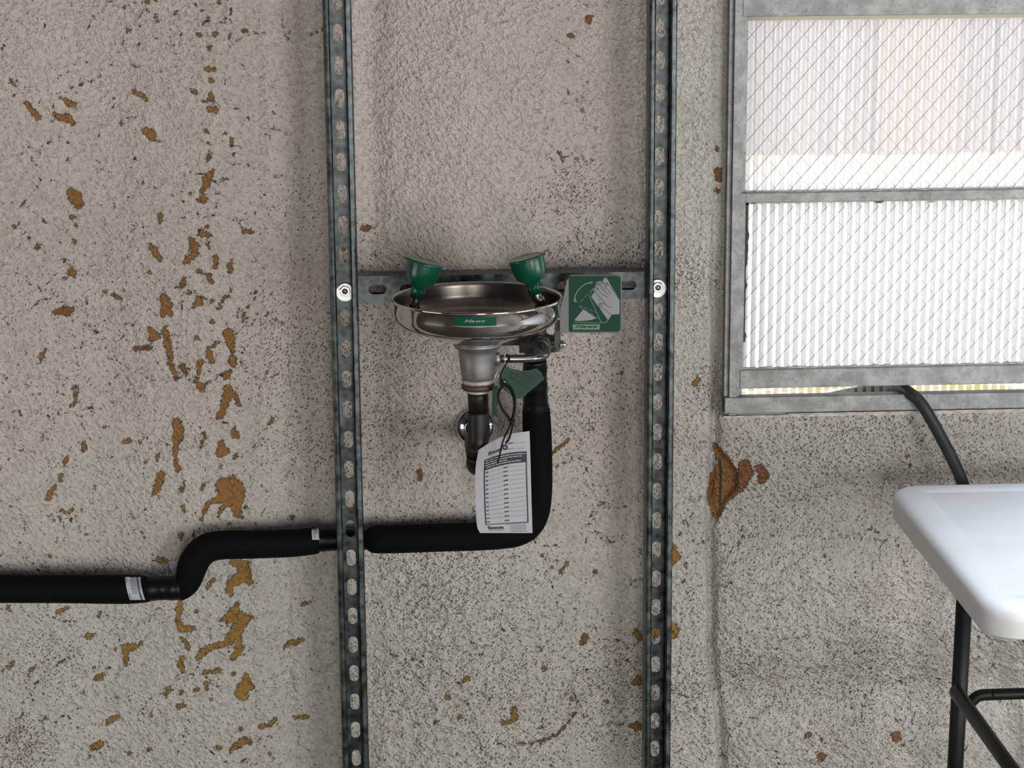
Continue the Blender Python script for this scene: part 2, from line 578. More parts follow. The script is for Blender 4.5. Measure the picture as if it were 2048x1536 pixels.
_t = NT('pale_yard_concrete_with_grass')
_c = _t.coord()
_sx = _t.new('ShaderNodeSeparateXYZ')
_t.l.new(_c, _sx.inputs[0])
_n = _t.noise(_c, 1.2, 5, 0.6)
_col = _t.mix(_t.ramp(_n, 0.35, 0.65), (0.66, 0.65, 0.64), (0.78, 0.77, 0.76))
_yy = _t.math('ADD', _sx.outputs[1], _t.math('MULTIPLY', _t.math('SUBTRACT', _t.noise(_c, 2.5, 3), 0.5), 0.6))
_g = _t.math('MULTIPLY', _t.ramp(_yy, 9.2, 9.7), 0.8)
_g2 = _t.math('MULTIPLY', _t.ramp(_yy, 3.1, 3.3), _t.ramp(_yy, 4.05, 4.2, 1, 0))
_gc = _t.mix(_t.noise(_c, 14, 4, 0.7), (0.42, 0.36, 0.13), (0.62, 0.55, 0.34))
_col = _t.mix(_g, _col, (0.60, 0.58, 0.40))
_col = _t.mix(_t.math('MULTIPLY', _g2, _t.ramp(_t.noise(_c, 9, 4, 0.7), 0.4, 0.55)), _col, _gc)
M['yard'] = _t.finish(_t.principled(Base_Color=_col, Roughness=0.8, Specular_IOR_Level=0.2))

M['pane_up'] = mat_pane('ribbed_wire_glass_upper', (0.14, 0.45), (0.98, 0.97, 0.96), (0.60, 0.572, 0.555))
M['pane_low'] = mat_pane('ribbed_wire_glass_lower', (0.06, 0.92), (0.98, 0.97, 0.96), (0.52, 0.505, 0.49))
M['pane_gap'] = mat_pane('ribbed_glass_in_gap', (0.4, 0.96), (1, 0.97, 0.88), (0.2, 0.18, 0.14))

# ------------------------------------------------------------------ the sprayed wall
WX0, WX1, WZ0, WZ1 = 0.506, 1.66, 0.8065, 2.05      # window opening
rng = np.random.default_rng(11)


def vnoise(x, z, cell, seed):
    r = np.random.default_rng(seed)
    g = r.random((96, 96)) - 0.5
    fx, fz = x / cell, z / cell
    ix, iz = np.floor(fx).astype(int), np.floor(fz).astype(int)
    tx, tz = fx - ix, fz - iz
    tx, tz = tx * tx * (3 - 2 * tx), tz * tz * (3 - 2 * tz)
    G = lambda a, b: g[a % 96, b % 96]
    return (G(ix, iz) * (1 - tx) + G(ix + 1, iz) * tx) * (1 - tz) + (G(ix, iz + 1) * (1 - tx) + G(ix + 1, iz + 1) * tx) * tz


# bared patches: chains of x,y,r in photograph pixels on the wall plane
PEEL = """294,3,5|296,22,2.5|278,52,3|276,92,5|17,162,3 30,172,4|50,205,4 58,218,5 72,234,7|118,196,3 132,205,6 145,214,6|106,230,5 115,236,6 131,238,9 144,249,5|
263,184,4 278,190,5 290,201,4|239,249,4|291,264,9 300,270,10 305,280,6 315,287,3|56,296,3|62,319,3|67,333,2.5|131,322,2|284,370,2.5|437,4,4|402,21,3|416,38,4 405,46,3|
398,70,6|427,69,4 434,64,2|489,62,5|417,92,5 419,103,3|410,138,3 420,140,5 429,142,4|422,162,6|384,180,4 391,184,5|420,187,4 421,198,6 416,204,3|421,198,5 428,204,3|
420,218,6 428,221,6 434,219,3|404,202,3|412,262,5|450,268,3|463,278,4 462,289,5|417,286,2.5|418,307,5 418,318,5 414,327,3|427,340,4 420,351,8 413,361,9 411,373,7 401,383,3|
443,361,3 454,357,2|379,390,4|405,395,6 397,403,4|644,60,4|623,70,3 632,68,2|575,79,2.5|547,227,2.5|138,385,8 146,398,14 153,410,11|140,438,7|147,453,4 150,460,2|145,487,5|
26,456,4|75,497,6|88,501,3|55,478,2 58,486,2|139,540,4 139,549,9 150,553,4|139,549,6 127,560,3|128,523,3|321,431,6 320,446,4|299,493,5 308,505,8 317,518,7|297,547,5|
208,588,3|223,592,5 240,606,2.5|246,585,3|82,712,6 78,720,4|88,702,3|219,644,3|298,660,4 304,672,10 303,680,8|303,680,6 315,678,3|326,600,10 332,612,12 324,632,6|332,612,8 340,630,6|
327,660,5 332,680,7 336,700,8 340,715,6 340,728,6 346,742,6 352,758,5|408,398,6 400,406,4|366,437,4|416,455,5|397,462,4 406,468,6 415,472,6|382,480,5 388,492,9 390,504,7 386,513,6 368,525,4|
414,487,4 419,495,2|490,463,6 504,468,3|432,515,4 431,524,5 431,534,4|463,523,3 459,533,5 461,541,6|398,541,5 408,549,4 416,553,6 424,565,4|461,581,4|457,593,3 443,598,2.5 440,612,3 439,620,2|
377,586,4|397,596,5 396,606,8 386,615,4|396,606,6 404,610,4|425,602,4|486,632,5 487,640,4|423,644,4|392,676,4 400,680,2|456,668,10 460,678,10 462,690,8 466,703,5|433,684,4 428,693,3 415,696,2|
462,720,9 466,727,8|418,708,8 423,722,6|400,728,7 395,736,5 398,748,3|420,743,3|452,756,6 444,748,3|452,756,4 460,745,3|535,627,2 530,636,2|392,762,5 400,772,6 407,782,5|400,772,3 385,780,2|
418,763,4 410,770,2|456,778,9 455,790,10 450,805,9 446,818,7 441,830,8 435,837,4|468,785,5 478,810,5 480,812,4|352,845,8 355,860,11 354,875,11 352,890,7 351,905,6 349,912,4|352,920,4 353,930,5 356,940,6|
468,860,5 469,872,6 475,877,5|441,888,7 443,900,11 439,908,9|443,900,8 450,904,9|470,913,4 469,920,4|405,869,4 409,878,3|401,899,3 404,884,2|
462,985,26 448,975,18|462,985,20 472,1000,17|455,1000,18|466,960,8 462,975,12|470,985,16 486,984,6|415,1008,6 410,1018,6 408,1030,5 402,1040,3|425,1004,6 440,1000,10|445,1015,6 436,1028,4 437,1038,2|
470,1015,10 472,1030,8 485,1040,4|490,1020,4|405,970,4 403,980,4|362,985,5 367,970,3|365,1015,4 366,1025,3|361,1072,6 361,1082,4|456,1051,4|545,840,3 548,845,2 535,853,2|
145,779,5 147,790,4 148,800,5 147,809,4|139,817,4|116,833,4|164,893,5 164,905,6|132,922,4 124,933,2.5|118,955,4 117,965,4|104,980,5 98,992,6 94,1001,5|122,1028,4 132,1031,5 142,1026,4|105,1045,3|
243,890,4 255,886,6|279,889,4|315,912,4 313,922,4|290,927,4|320,952,8 318,965,9 312,980,7 306,992,4|278,795,4|98,1117,4|316,1123,6 330,1125,5|205,861,3|
16,1218,4|113,1230,5 122,1226,5 133,1221,3|172,1280,5 182,1280,6|243,1302,5 255,1302,8 270,1299,7 281,1294,4|248,1312,8 250,1325,7 249,1334,5|228,1307,3|135,1323,4|16,1338,5 25,1330,3|5,1346,3|
64,1342,5 56,1352,3|188,1365,5 198,1363,6 204,1358,3|162,1391,3|260,1404,3|213,1453,5 222,1445,5 238,1441,3|190,1502,8 198,1499,8 180,1507,4|336,1379,5 331,1395,5|300,1433,4|277,1447,3|296,1504,5|
256,1516,4|177,1522,4|462,1122,5 474,1130,9 488,1140,12 488,1155,14 475,1162,12 460,1170,9 455,1182,6|460,1172,6 463,1192,5|488,1160,8 500,1170,5|427,1162,4 418,1172,4 413,1180,3|
358,1206,5 357,1222,8 356,1235,5 355,1250,6 362,1260,8 375,1261,8 388,1260,5|362,1280,5 372,1290,5 377,1300,4|364,1320,5 360,1330,7 364,1345,4|392,1226,3|474,1212,6 470,1222,10 470,1235,14 450,1240,8|
470,1235,12 490,1242,10 502,1240,5|470,1238,12 480,1255,12 470,1268,12 460,1282,10 452,1290,6|472,1268,8 478,1285,6 476,1300,11 468,1315,7|452,1290,5 430,1293,7 415,1298,8 405,1306,7 395,1318,5|
410,1345,4 425,1345,5 438,1342,6|465,1351,4|485,1382,15 478,1392,10 490,1398,8|485,1382,12 500,1378,8|485,1378,8 492,1365,8 488,1352,4|411,1370,6 413,1380,4|391,1382,4 400,1382,2|362,1387,6|
358,1416,6 370,1414,4|423,1402,4|566,1305,4 580,1298,7 592,1294,6 605,1291,3|600,1222,3 618,1215,3|630,1277,3|621,1350,4|522,1457,5 540,1457,4 548,1446,6|612,1446,5 590,1448,3|480,1462,4|
457,1510,3 462,1498,5 475,1492,7 488,1484,8 500,1490,5|432,1497,5 442,1496,3|1137,126,3|1139,38,3|1138,185,3|1118,305,2 1127,318,2 1126,328,2|1128,360,2|751,515,3|1312,1270,10|
1110,906,5 1125,897,4 1140,885,3|1345,1100,10 1352,1115,10 1345,1130,6|1362,1068,5|1345,1255,8 1355,1262,8 1347,1275,5|1277,1275,8|1121,1150,4 1137,1130,4|894,1396,6|1028,1420,6 1030,1440,6 1020,1448,4 1008,1448,4|
1090,1340,5|918,1437,4|938,1412,4|842,1325,3|936,1357,4 918,1368,3|1147,1405,5|1215,1412,4|1275,1273,8 1283,1285,6|1280,1370,9 1270,1375,5|1277,1462,10 1262,1460,5|1820,917,4|1398,760,4 1390,770,7"""
# darker red-brown places
RUSTY = """1153,1434,2 1142,1450,2.2 1122,1468,2.6 1096,1481,2.4 1062,1488,2 1022,1491,1.5|108,629,5 120,626,8 132,626,11|268,702,5 285,701,6 300,700,5|366,560,4 367,570,6 353,577,3|364,735,7 372,750,4|551,642,3|1180,40,8|1143,74,6|733,460,7 722,459,4 746,458,3|686,499,6|
839,948,7 840,960,5|584,1045,5|1172,1285,8 1166,1295,5|1193,1152,5|1492,936,13 1500,950,12 1489,964,14 1484,984,8|1522,942,9 1533,956,11 1526,968,8|1470,1000,4 1478,990,5|1437,300,5|1440,345,8 1441,362,7|1438,385,6|1246,752,4|1795,1480,12|1645,1520,10|1618,1476,8|1825,935,3"""
# zones of pin-hole specks / rust dust / coarse dirty surface: x,y,r,strength
SPECK = [(600, 720, 120, .42), (640, 900, 110, .34), (740, 700, 120, .5), (800, 850, 110, .4), (1150, 400, 70, .45), (1170, 500, 90, .36), (1270, 520, 60, .6), (1380, 560, 55, .5),
         (1435, 780, 50, .75), (890, 1150, 120, .5), (960, 1400, 240, .38), (1240, 1400, 130, .5), (1180, 800, 160, .26), (1700, 870, 190, .42), (1900, 880, 150, .4), (1550, 1000, 190, .3), (1500, 1330, 200, .38),
         (1750, 1350, 200, .42), (1360, 1400, 100, .5), (40, 1490, 60, .75), (100, 1330, 80, .4), (170, 620, 160, .13), (90, 760, 120, .13), (720, 500, 60, .25), (770, 600, 60, .35), (1390, 900, 70, .3), (600, 420, 90, .2)]
RUST = [(30, 1490, 48, .9), (1150, 400, 40, .4), (1270, 520, 45, .7), (1440, 780, 26, 1.0), (1380, 590, 40, .4), (1500, 950, 45, .8), (1270, 1340, 70, .6), (1280, 1460, 60, .8), (1000, 1440, 90, .35), (500, 1500, 40, .6),
        (1450, 830, 20, .8), (1640, 1470, 60, .6), (1800, 1490, 60, .7), (620, 560, 90, .25), (1230, 860, 60, .3), (1100, 1120, 50, .3), (1310, 1370, 40, .8)]


def fine_axis(a, b, step, extra, lo, hi, coarse):
    s = list(np.arange(a, b, step)) + list(np.arange(lo, a, coarse)) + list(np.arange(b, hi + 1e-6, coarse)) + [lo, hi] + extra
    s = sorted(set(round(float(v), 5) for v in s))
    out = [s[0]]
    for v in s[1:]:
        if v - out[-1] < step * 0.3 and not any(abs(v - e) < 1e-6 for e in extra):
            continue
        out.append(v)
    return np.array(out)


xs = fine_axis(-0.86, 1.2, 0.0031, [WX0, WX1], -4.4, 4.6, 0.12)
zs = fine_axis(0.1, 1.58, 0.0031, [WZ0, WZ1], 0.0, 3.4, 0.12)
X, Z = np.meshgrid(xs, zs, indexing='ij')
Uq, Vq = proj(X, 0 * X, Z)


def gauss(u, c, s):
    return np.exp(-((u - c) / s) ** 2)


def sstep(u, a, b):
    t = np.clip((u - a) / (b - a), 0, 1)
    return t * t * (3 - 2 * t)


wob = vnoise(X, Z, 0.22, 5) * 36
Ux = Uq + wob
H = np.full_like(X, -0.008)                       # towards the room is positive
H += -0.012 * gauss(Ux, 190, 95) + 0.004 * gauss(Ux, 420, 70) - 0.020 * gauss(Ux, 612, 62) - 0.011 * gauss(Ux, 735, 30) - 0.006 * gauss(Ux, 503, 15) - 0.007 * gauss(Ux, 583, 13)
H += -0.012 * sstep(Ux, 1085, 1150) * (1 - sstep(Ux, 1275, 1340)) + 0.004 * gauss(Ux, 930, 110)
gx = 1432 + np.interp(Vq, [0, 750, 900, 1000, 1100, 1300, 1450, 1600], [0, 0, -4, -8, -12, -10, 8, 14]) + vnoise(X, Z, 0.06, 9) * 8
H += -0.010 * sstep(Uq, gx - 14, gx + 3) - 0.016 * gauss(Uq, gx + 2, 9) * sstep(Vq, 300, 800)
right = sstep(Uq, gx, gx + 40)
H += right * (0.010 * gauss(Vq, 1150, 48) - 0.008 * gauss(Vq, 1030, 55) + 0.006 * gauss(Vq, 880, 55) + 0.006 * gauss(Vq, 1290, 60) - 0.010 * gauss(Vq, 1400, 50) + 0.004 * gauss(Vq, 1490, 40))
H += 0.004 * gauss(Vq, 1000, 90) * (1 - right) * gauss(Ux, 900, 400) * 0
H += vnoise(X, Z, 0.075, 1) * 0.0035 + vnoise(X, Z, 0.035, 2) * 0.0022
lowr = sstep(Vq, 1000, 1300)
mid_u = 0.35 + 0.65 * gauss(Uq, 950, 420) + 0.5 * right
Xr, Zr = X * 0.82 + Z * 0.57, -X * 0.57 + Z * 0.82
H += lowr * np.clip(mid_u, 0, 1) * (np.abs(vnoise(Xr * 1.7, Zr, 0.020, 3)) * 0.0085 + vnoise(X, Z, 0.011, 4) * 0.0022)
Xr, Zr = X * 0.82 - Z * 0.57, X * 0.57 + Z * 0.82
H += (1 - lowr) * (vnoise(Xr, Zr * 0.7, 0.010, 6) * 0.0013 + vnoise(Xr, Zr * 0.6, 0.018, 7) * 0.0013)
# torn-open hole in the foam beside the window
HOLE = [(1432, 896), (1440, 935), (1428, 960), (1420, 1000), (1427, 1030), (1437, 1050), (1450, 1030), (1462, 1005), (1480, 985), (1482, 955), (1465, 928), (1446, 905)]


def sd_poly(u, v, pts):
    d = np.full(u.shape, 1e9)
    ins = np.zeros(u.shape, bool)
    n = len(pts)
    for i in range(n):
        (x0, y0), (x1, y1) = pts[i], pts[(i + 1) % n]
        ex, ey = x1 - x0, y1 - y0
        t = np.clip(((u - x0) * ex + (v - y0) * ey) / (ex * ex + ey * ey), 0, 1)
        d = np.minimum(d, np.hypot(u - x0 - t * ex, v - y0 - t * ey))
        c = ((y0 > v) != (y1 > v)) & (u < ex * (v - y0) / (ey + 1e-12) + x0)
        ins ^= c
    return np.where(ins, -d, d)


sdh = sd_poly(Uq, Vq, HOLE)
H += -0.014 * (1 - sstep(sdh, -7, 1))


def field(src):
    f = np.full(X.shape, 60.0)
    for chain in src.replace('\n', '').split('|'):
        pts = [tuple(float(q) for q in p.split(',')) for p in chain.split()]
        if len(pts) == 1:
            pts = pts * 2
        for (x0, y0, r0), (x1, y1, r1) in zip(pts[:-1], pts[1:]):
            pad = 40
            i0, i1 = np.searchsorted(xs, [P(min(x0, x1) - pad, 768).x - 0.03, P(max(x0, x1) + pad, 768).x + 0.03])
            j0, j1 = np.searchsorted(zs, [P(1024, max(y0, y1) + pad).z - 0.03, P(1024, min(y0, y1) - pad).z + 0.03])
            if i1 <= i0 or j1 <= j0:
                continue
            u, v = Uq[i0:i1, j0:j1], Vq[i0:i1, j0:j1]
            ex, ey = x1 - x0, y1 - y0
            t = np.clip(((u - x0) * ex + (v - y0) * ey) / (ex * ex + ey * ey + 1e-9), 0, 1)
            d = np.hypot(u - x0 - t * ex, v - y0 - t * ey) - (r0 + (r1 - r0) * t)
            f[i0:i1, j0:j1] = np.minimum(f[i0:i1, j0:j1], d)
    return f


f1 = field(PEEL)
f2 = field(RUSTY)
peel = np.minimum(np.minimum(f1, f2), sdh - 2)
outside = ((xs < -0.86) | (xs > 1.2))[:, None] | ((zs < 0.1) | (zs > 1.58))[None, :]
blob = vnoise(X, Z, 0.10, 21) + 0.6 * vnoise(X, Z, 0.045, 22)
peel = np.where(outside, 60 - 0 * blob, peel)
speck = np.full(X.shape, 0.012) + 0.05 * sstep(Vq, 450, 1000)
for u, v, r, s in SPECK:
    speck = np.maximum(speck, s * gauss(Uq, u, r) * gauss(Vq, v, r))
speck = speck * (0.75 + 0.9 * (vnoise(X, Z, 0.05, 31) + 0.5))
rust = np.zeros(X.shape)
for u, v, r, s in RUST:
    rust = np.maximum(rust, s * gauss(Uq, u, r) * gauss(Vq, v, r))
rust = np.maximum(rust, 1 - sstep(f2, -2, 4))
rust = np.maximum(rust, 0.9 * gauss(Vq, 834, 9) * sstep(Uq, 1450, 1480))
chip = 0.22 + 0.75 * (1 - sstep(Uq, 480, 640)) + 0.7 * sstep(Vq, 800, 1100) * sstep(Uq, 600, 800) + 0.5 * gauss(Uq, 1140, 60)
tint = np.maximum(sstep(Vq, 750, 1250), sstep(Uq, 1150, 1420)) + vnoise(X, Z, 0.16, 41) * 0.5
roughf = 0.12 + 0.88 * lowr * np.clip(mid_u, 0, 1)

nx, nz = len(xs), len(zs)
idx = np.arange(nx * nz).reshape(nx, nz)
quads = np.stack([idx[:-1, :-1], idx[1:, :-1], idx[1:, 1:], idx[:-1, 1:]], -1).reshape(-1, 4)
cx = ((xs[:-1] + xs[1:]) / 2)[:, None] + 0 * zs[None, :-1]
cz = ((zs[:-1] + zs[1:]) / 2)[None, :] + 0 * xs[:-1, None]
keep = ~((cx > WX0) & (cx < WX1) & (cz > WZ0) & (cz < WZ1)).reshape(-1)
quads = quads[keep]
me = bpy.data.meshes.new('wall_back')
me.vertices.add(nx * nz)
me.vertices.foreach_set('co', np.stack([X, -H, Z], -1).reshape(-1).astype(np.float32))
me.loops.add(len(quads) * 4)
me.loops.foreach_set('vertex_index', quads.reshape(-1).astype(np.int32))
me.polygons.add(len(quads))
me.polygons.foreach_set('loop_start', (np.arange(len(quads)) * 4).astype(np.int32))
me.update()
me.polygons.foreach_set('use_smooth', np.ones(len(quads), bool))
for nm, arr in (('peel', peel), ('speck', speck), ('rust', rust), ('rough', roughf), ('chip', chip), ('tint', tint)):
    a = me.attributes.new(nm, 'FLOAT', 'POINT')
    a.data.foreach_set('value', arr.reshape(-1).astype(np.float32))
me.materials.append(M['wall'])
me.validate()
wall = struct(bpy.data.objects.new('wall_back', me))
COL.objects.link(wall)

# slit in the bared foam beside the window (black tube drawn for its dark inside)
b = MB()
pts = smooth_path([P(1440, 918, 0.010), P(1442, 950, 0.012), P(1441, 985, 0.012), P(1440, 1014, 0.010)], 4)
b.tube(pts, [0.0008] + [0.0017] * (len(pts) - 2) + [0.0006], 8)
b.build('slit_dark_tube', M['rubber_and_gap'], wall)

# ------------------------------------------------------------------ rest of the room
b = MB()
b.box((-4.5, -6.6, -0.1), (4.7, 0.02, 0))
struct(b.build('floor', M['concrete_floor']))
b = MB()
b.box((-4.5, -6.6, 3.4), (4.7, 0.12, 3.5))
struct(b.build('ceiling', M['ceiling']))
b = MB()
b.box((-4.6, -6.6, 0), (-4.4, 0.1, 3.4))
struct(b.build('wall_left', M['inner_wall']))
b = MB()
b.box((4.6, -6.6, 0), (4.8, 0.1, 3.4))
struct(b.build('wall_right', M['inner_wall']))
b = MB()
for x0, x1, z0, z1 in ((-4.4, -0.15, 0, 3.4), (-0.15, 1.05, 2.1, 3.4), (1.05, 2.2, 0, 3.4), (2.2, 4.6, 2.5, 3.4)):
    b.box((x0, -6.6, z0), (x1, -6.45, z1))
struct(b.build('wall_rear', M['inner_wall']))

# ------------------------------------------------------------------ outdoors, seen through the ribbed glass
b = MB()
b.add([(-40, 0.2, -0.05), (40, 0.2, -0.05), (40, 60, -0.05), (-40, 60, -0.05)], [(0, 1, 2, 3)])
struct(b.build('ground', M['yard']))
b = MB()
b.add([(-40, -30, -0.12), (40, -30, -0.12), (40, -6.7, -0.12), (-40, -6.7, -0.12)], [(0, 1, 2, 3)])
struct(b.build('ground', M['yard']))
bl = thing('neighbouring_building', 'pink tan building across the yard, blurred behind the ribbed window glass', 'building', (2.4, 10.4, -0.05))
b = MB()
b.box((-6, 10.3, -0.05), (9, 14, 4.2))
for k in range(48):                                     # standing seams of the siding
    b.box((-6 + k * 0.31, 10.27, -0.05), (-5.96 + k * 0.31, 10.3, 4.2))
b.build('siding', M['siding'], bl)
b = MB()
b.box((2.98, 10.2, -0.05), (3.5, 10.32, 1.15))
b.build('door_panel', M['siding_warm'], bl)
b = MB()
b.box((2.73, 10.15, -0.05), (2.76, 10.22, 3.8))
b.build('downpipe', M['post_white'], bl)
b = MB()
b.box((3.71, 10.15, -0.05), (3.735, 10.2, 3.8))
b.build('conduit', M['post_dark'], bl)

# ------------------------------------------------------------------ window
win = thing('window_1', None, None, (0.5, 0.02, WZ0))
struct(win)
zc = lambda py: P(1700, py, 0).z
XR = 1.655
b = MB()
b.box((0.4995, -0.001, 0.815), (0.5065, 0.06, 2.04))
b.box((0.5065, -0.009, 0.815), (0.5185, 0.06, 2.04))
b.box((0.5185, -0.003, 0.815), (0.5235, 0.06, 2.04))
b.box((0.5235, 0.004, 0.843), (0.5285, 0.06, 2.04))
b.box((1.63, -0.009, 0.815), (XR, 0.06, 2.04))
b.box((0.5, -0.004, 2.01), (XR, 0.06, 2.045))
b.build('window_frame', M['frame'], win, bevel=0.0007)
b = MB()
b.box((0.4995, -0.012, 0.8185), (XR, 0.010, 0.8445))
b.build('window_sill', M['frame'], win, bevel=0.0012)
b = MB()
b.box((0.4995, -0.002, 0.8095), (XR, 0.02, 0.8125))
b.box((0.60, -0.008, 0.8143), (XR, 0.02, 0.8162))
b.build('drip_strip', M['putty'], win)
b = MB()
b.box((0.5235, -0.006, 0.8572), (XR - 0.03, 0.011, 0.8868))
b.box((0.5175, -0.0045, 0.8572), (0.5285, 0.011, 1.165))
b.build('bottom_rail', M['frame'], win, bevel=0.001)
b = MB()
b.box((0.5285, -0.002, 1.1492), (XR - 0.03, 0.03, 1.1645))
b.build('middle_bar', M['frame'], win, bevel=0.001)
b = MB()
b.box((0.519, -0.006, 1.4325), (XR - 0.03, 0.03, 1.50))
b.build('meeting_rail', M['frame'], win, bevel=0.001)
b = MB()                                               # cream strip under the meeting rail
b.add([(0.5285, 0.004, 1.4258), (XR - 0.03, 0.004, 1.4258), (XR - 0.03, 0.0045, 1.4335), (0.5285, 0.0045, 1.4335)], [(0, 1, 2, 3)])
b.build('putty_strip', M['putty_strip'], win)
b = MB()                                               # black strip drawn as the dark gap left of the lower pane, nibbled edge
zz = np.linspace(0.93, 1.150, 40)
vs, fs = [], []
for k, z in enumerate(zz):
    w = 0.0028 + 0.0026 * max(0, math.sin(k * 1.3) + math.sin(k * 0.47 + 1)) * random.random() + (0.002 if z > 1.05 else 0)
    vs += [(0.5275, 0.0015, z), (0.5287 + w, 0.0015, z)]
    if k:
        fs.append((2 * k - 2, 2 * k - 1, 2 * k + 1, 2 * k))
n = len(vs)
vs += [(x, y + 0.004, z) for x, y, z in vs]
fs += [tuple(i + n for i in f) for f in fs]
fs += [(2 * k + 1, 2 * k + 3, n + 2 * k + 3, n + 2 * k + 1) for k in range(len(zz) - 1)]
b.add(vs, fs)
b.build('dark_gap_strip', M['rubber_and_gap'], win)


def chips(name, z, x0, x1, h, up, seed, mat):
    r = random.Random(seed)
    b = MB()
    n = 130
    vs, fs = [], []
    for k in range(n + 1):
        x = x0 + (x1 - x0) * k / n
        w = h * (0.25 + r.random() * 0.5 + (0.9 * r.random() if r.random() < 0.15 else 0))
        vs += [(x, 0.0015, z), (x, 0.0015, z + (w if up else -w)), (x, 0.010, z), (x, 0.010, z + (w if up else -w))]
        if k:
            o = 4 * (k - 1)
            fs += [(o, o + 1, o + 5, o + 4), (o + 1, o + 3, o + 7, o + 5), (o + 2, o + 6, o + 7, o + 3)]
    b.add(vs, fs)
    return b.build(name, mat, win)


chips('putty_bead', 1.1495, 0.529, XR - 0.03, 0.0045, False, 4, M['putty'])
chips('putty_bead', 1.1640, 0.529, XR - 0.03, 0.0022, True, 6, M['putty'])
chips('putty_bead', 0.8866, 0.529, XR - 0.03, 0.0025, True, 5, M['putty'])
for cxp, cyp, r in ((1508, 405, 5), (1758, 402, 8), (1632, 401, 3), (1556, 403, 2)):
    b = MB()
    c = P(cxp, cyp, 0.0005)
    a = [(c.x + r / 1300 * math.cos(q) * (1 + 0.3 * math.sin(3 * q)) * 1.5, 0.0005, c.z + r / 1300 * 0.6 * math.sin(q)) for q in np.linspace(0, 2 * math.pi, 11)[:-1]]
    b.add(a + [(p[0], 0.003, p[2]) for p in a], [tuple(range(10)), tuple(range(19, 9, -1))] + [(i, (i + 1) % 10, 10 + (i + 1) % 10, 10 + i) for i in range(10)])
    b.build('rust_chip', M['rust_ring'], win)


def pane(name, x0, x1, z0, z1, y, mat, wires=True):
    b = MB()
    n = int((x1 - x0) / RIB * 12)
    vs, fs = [], []
    for k in range(n + 1):
        x = x0 + (x1 - x0) * k / n
        yy = y - 0.0009 * math.sin(2 * math.pi * x / RIB)
        vs += [(x, yy, z0), (x, yy, z1)]
        if k:
            fs.append((2 * k - 2, 2 * k, 2 * k + 1, 2 * k - 1))
    b.add(vs, fs, 0, True)
    o = b.build(name, mat, win, recalc=False)
    if wires:
        w = MB()
        a, h = RIB * 2, 0.0312                            # diamond mesh cast into the glass
        sl = h / a
        ya = y - 0.0016

        def seg(p, q, r):
            w.tube([(p[0], ya, p[1]), (q[0], ya, q[1])], r, 4, caps=False)
        for sgn, r in ((1, 0.00045), (-1, 0.00018)):
            k0 = int(((z0 - sl * x1) if sgn > 0 else (z0 + sl * x0)) / h) - 1
            k1 = int(((z1 - sl * x0) if sgn > 0 else (z1 + sl * x1)) / h) + 1
            for k in range(k0, k1 + 1):
                c = k * h
                xa = (z0 - c) / (sgn * sl)
                xb = (z1 - c) / (sgn * sl)
                lo, hi = max(min(xa, xb), x0), min(max(xa, xb), x1)
                if hi - lo > 0.002:
                    seg((lo, sgn * sl * lo + c), (hi, sgn * sl * hi + c), r)
        wm = w.build('wire_mesh', M['wire'], o, recalc=False)
        wm['kind'] = 'stuff'
    return o


pane('pane', 0.526, XR - 0.03, 1.160, 1.434, 0.014, M['pane_up'])
pane('pane', 0.526, XR - 0.03, 0.884, 1.152, 0.012, M['pane_low'])
pane('pane', 0.526, XR - 0.03, 1.495, 2.02, 0.014, M['pane_up'], False)
pane('pane', 0.52, XR - 0.03, 0.800, 0.866, 0.022, M['pane_gap'], False)

# ------------------------------------------------------------------ slotted strut frame
PITCH, SW, ST = 0.0476, 0.0413, 0.0026


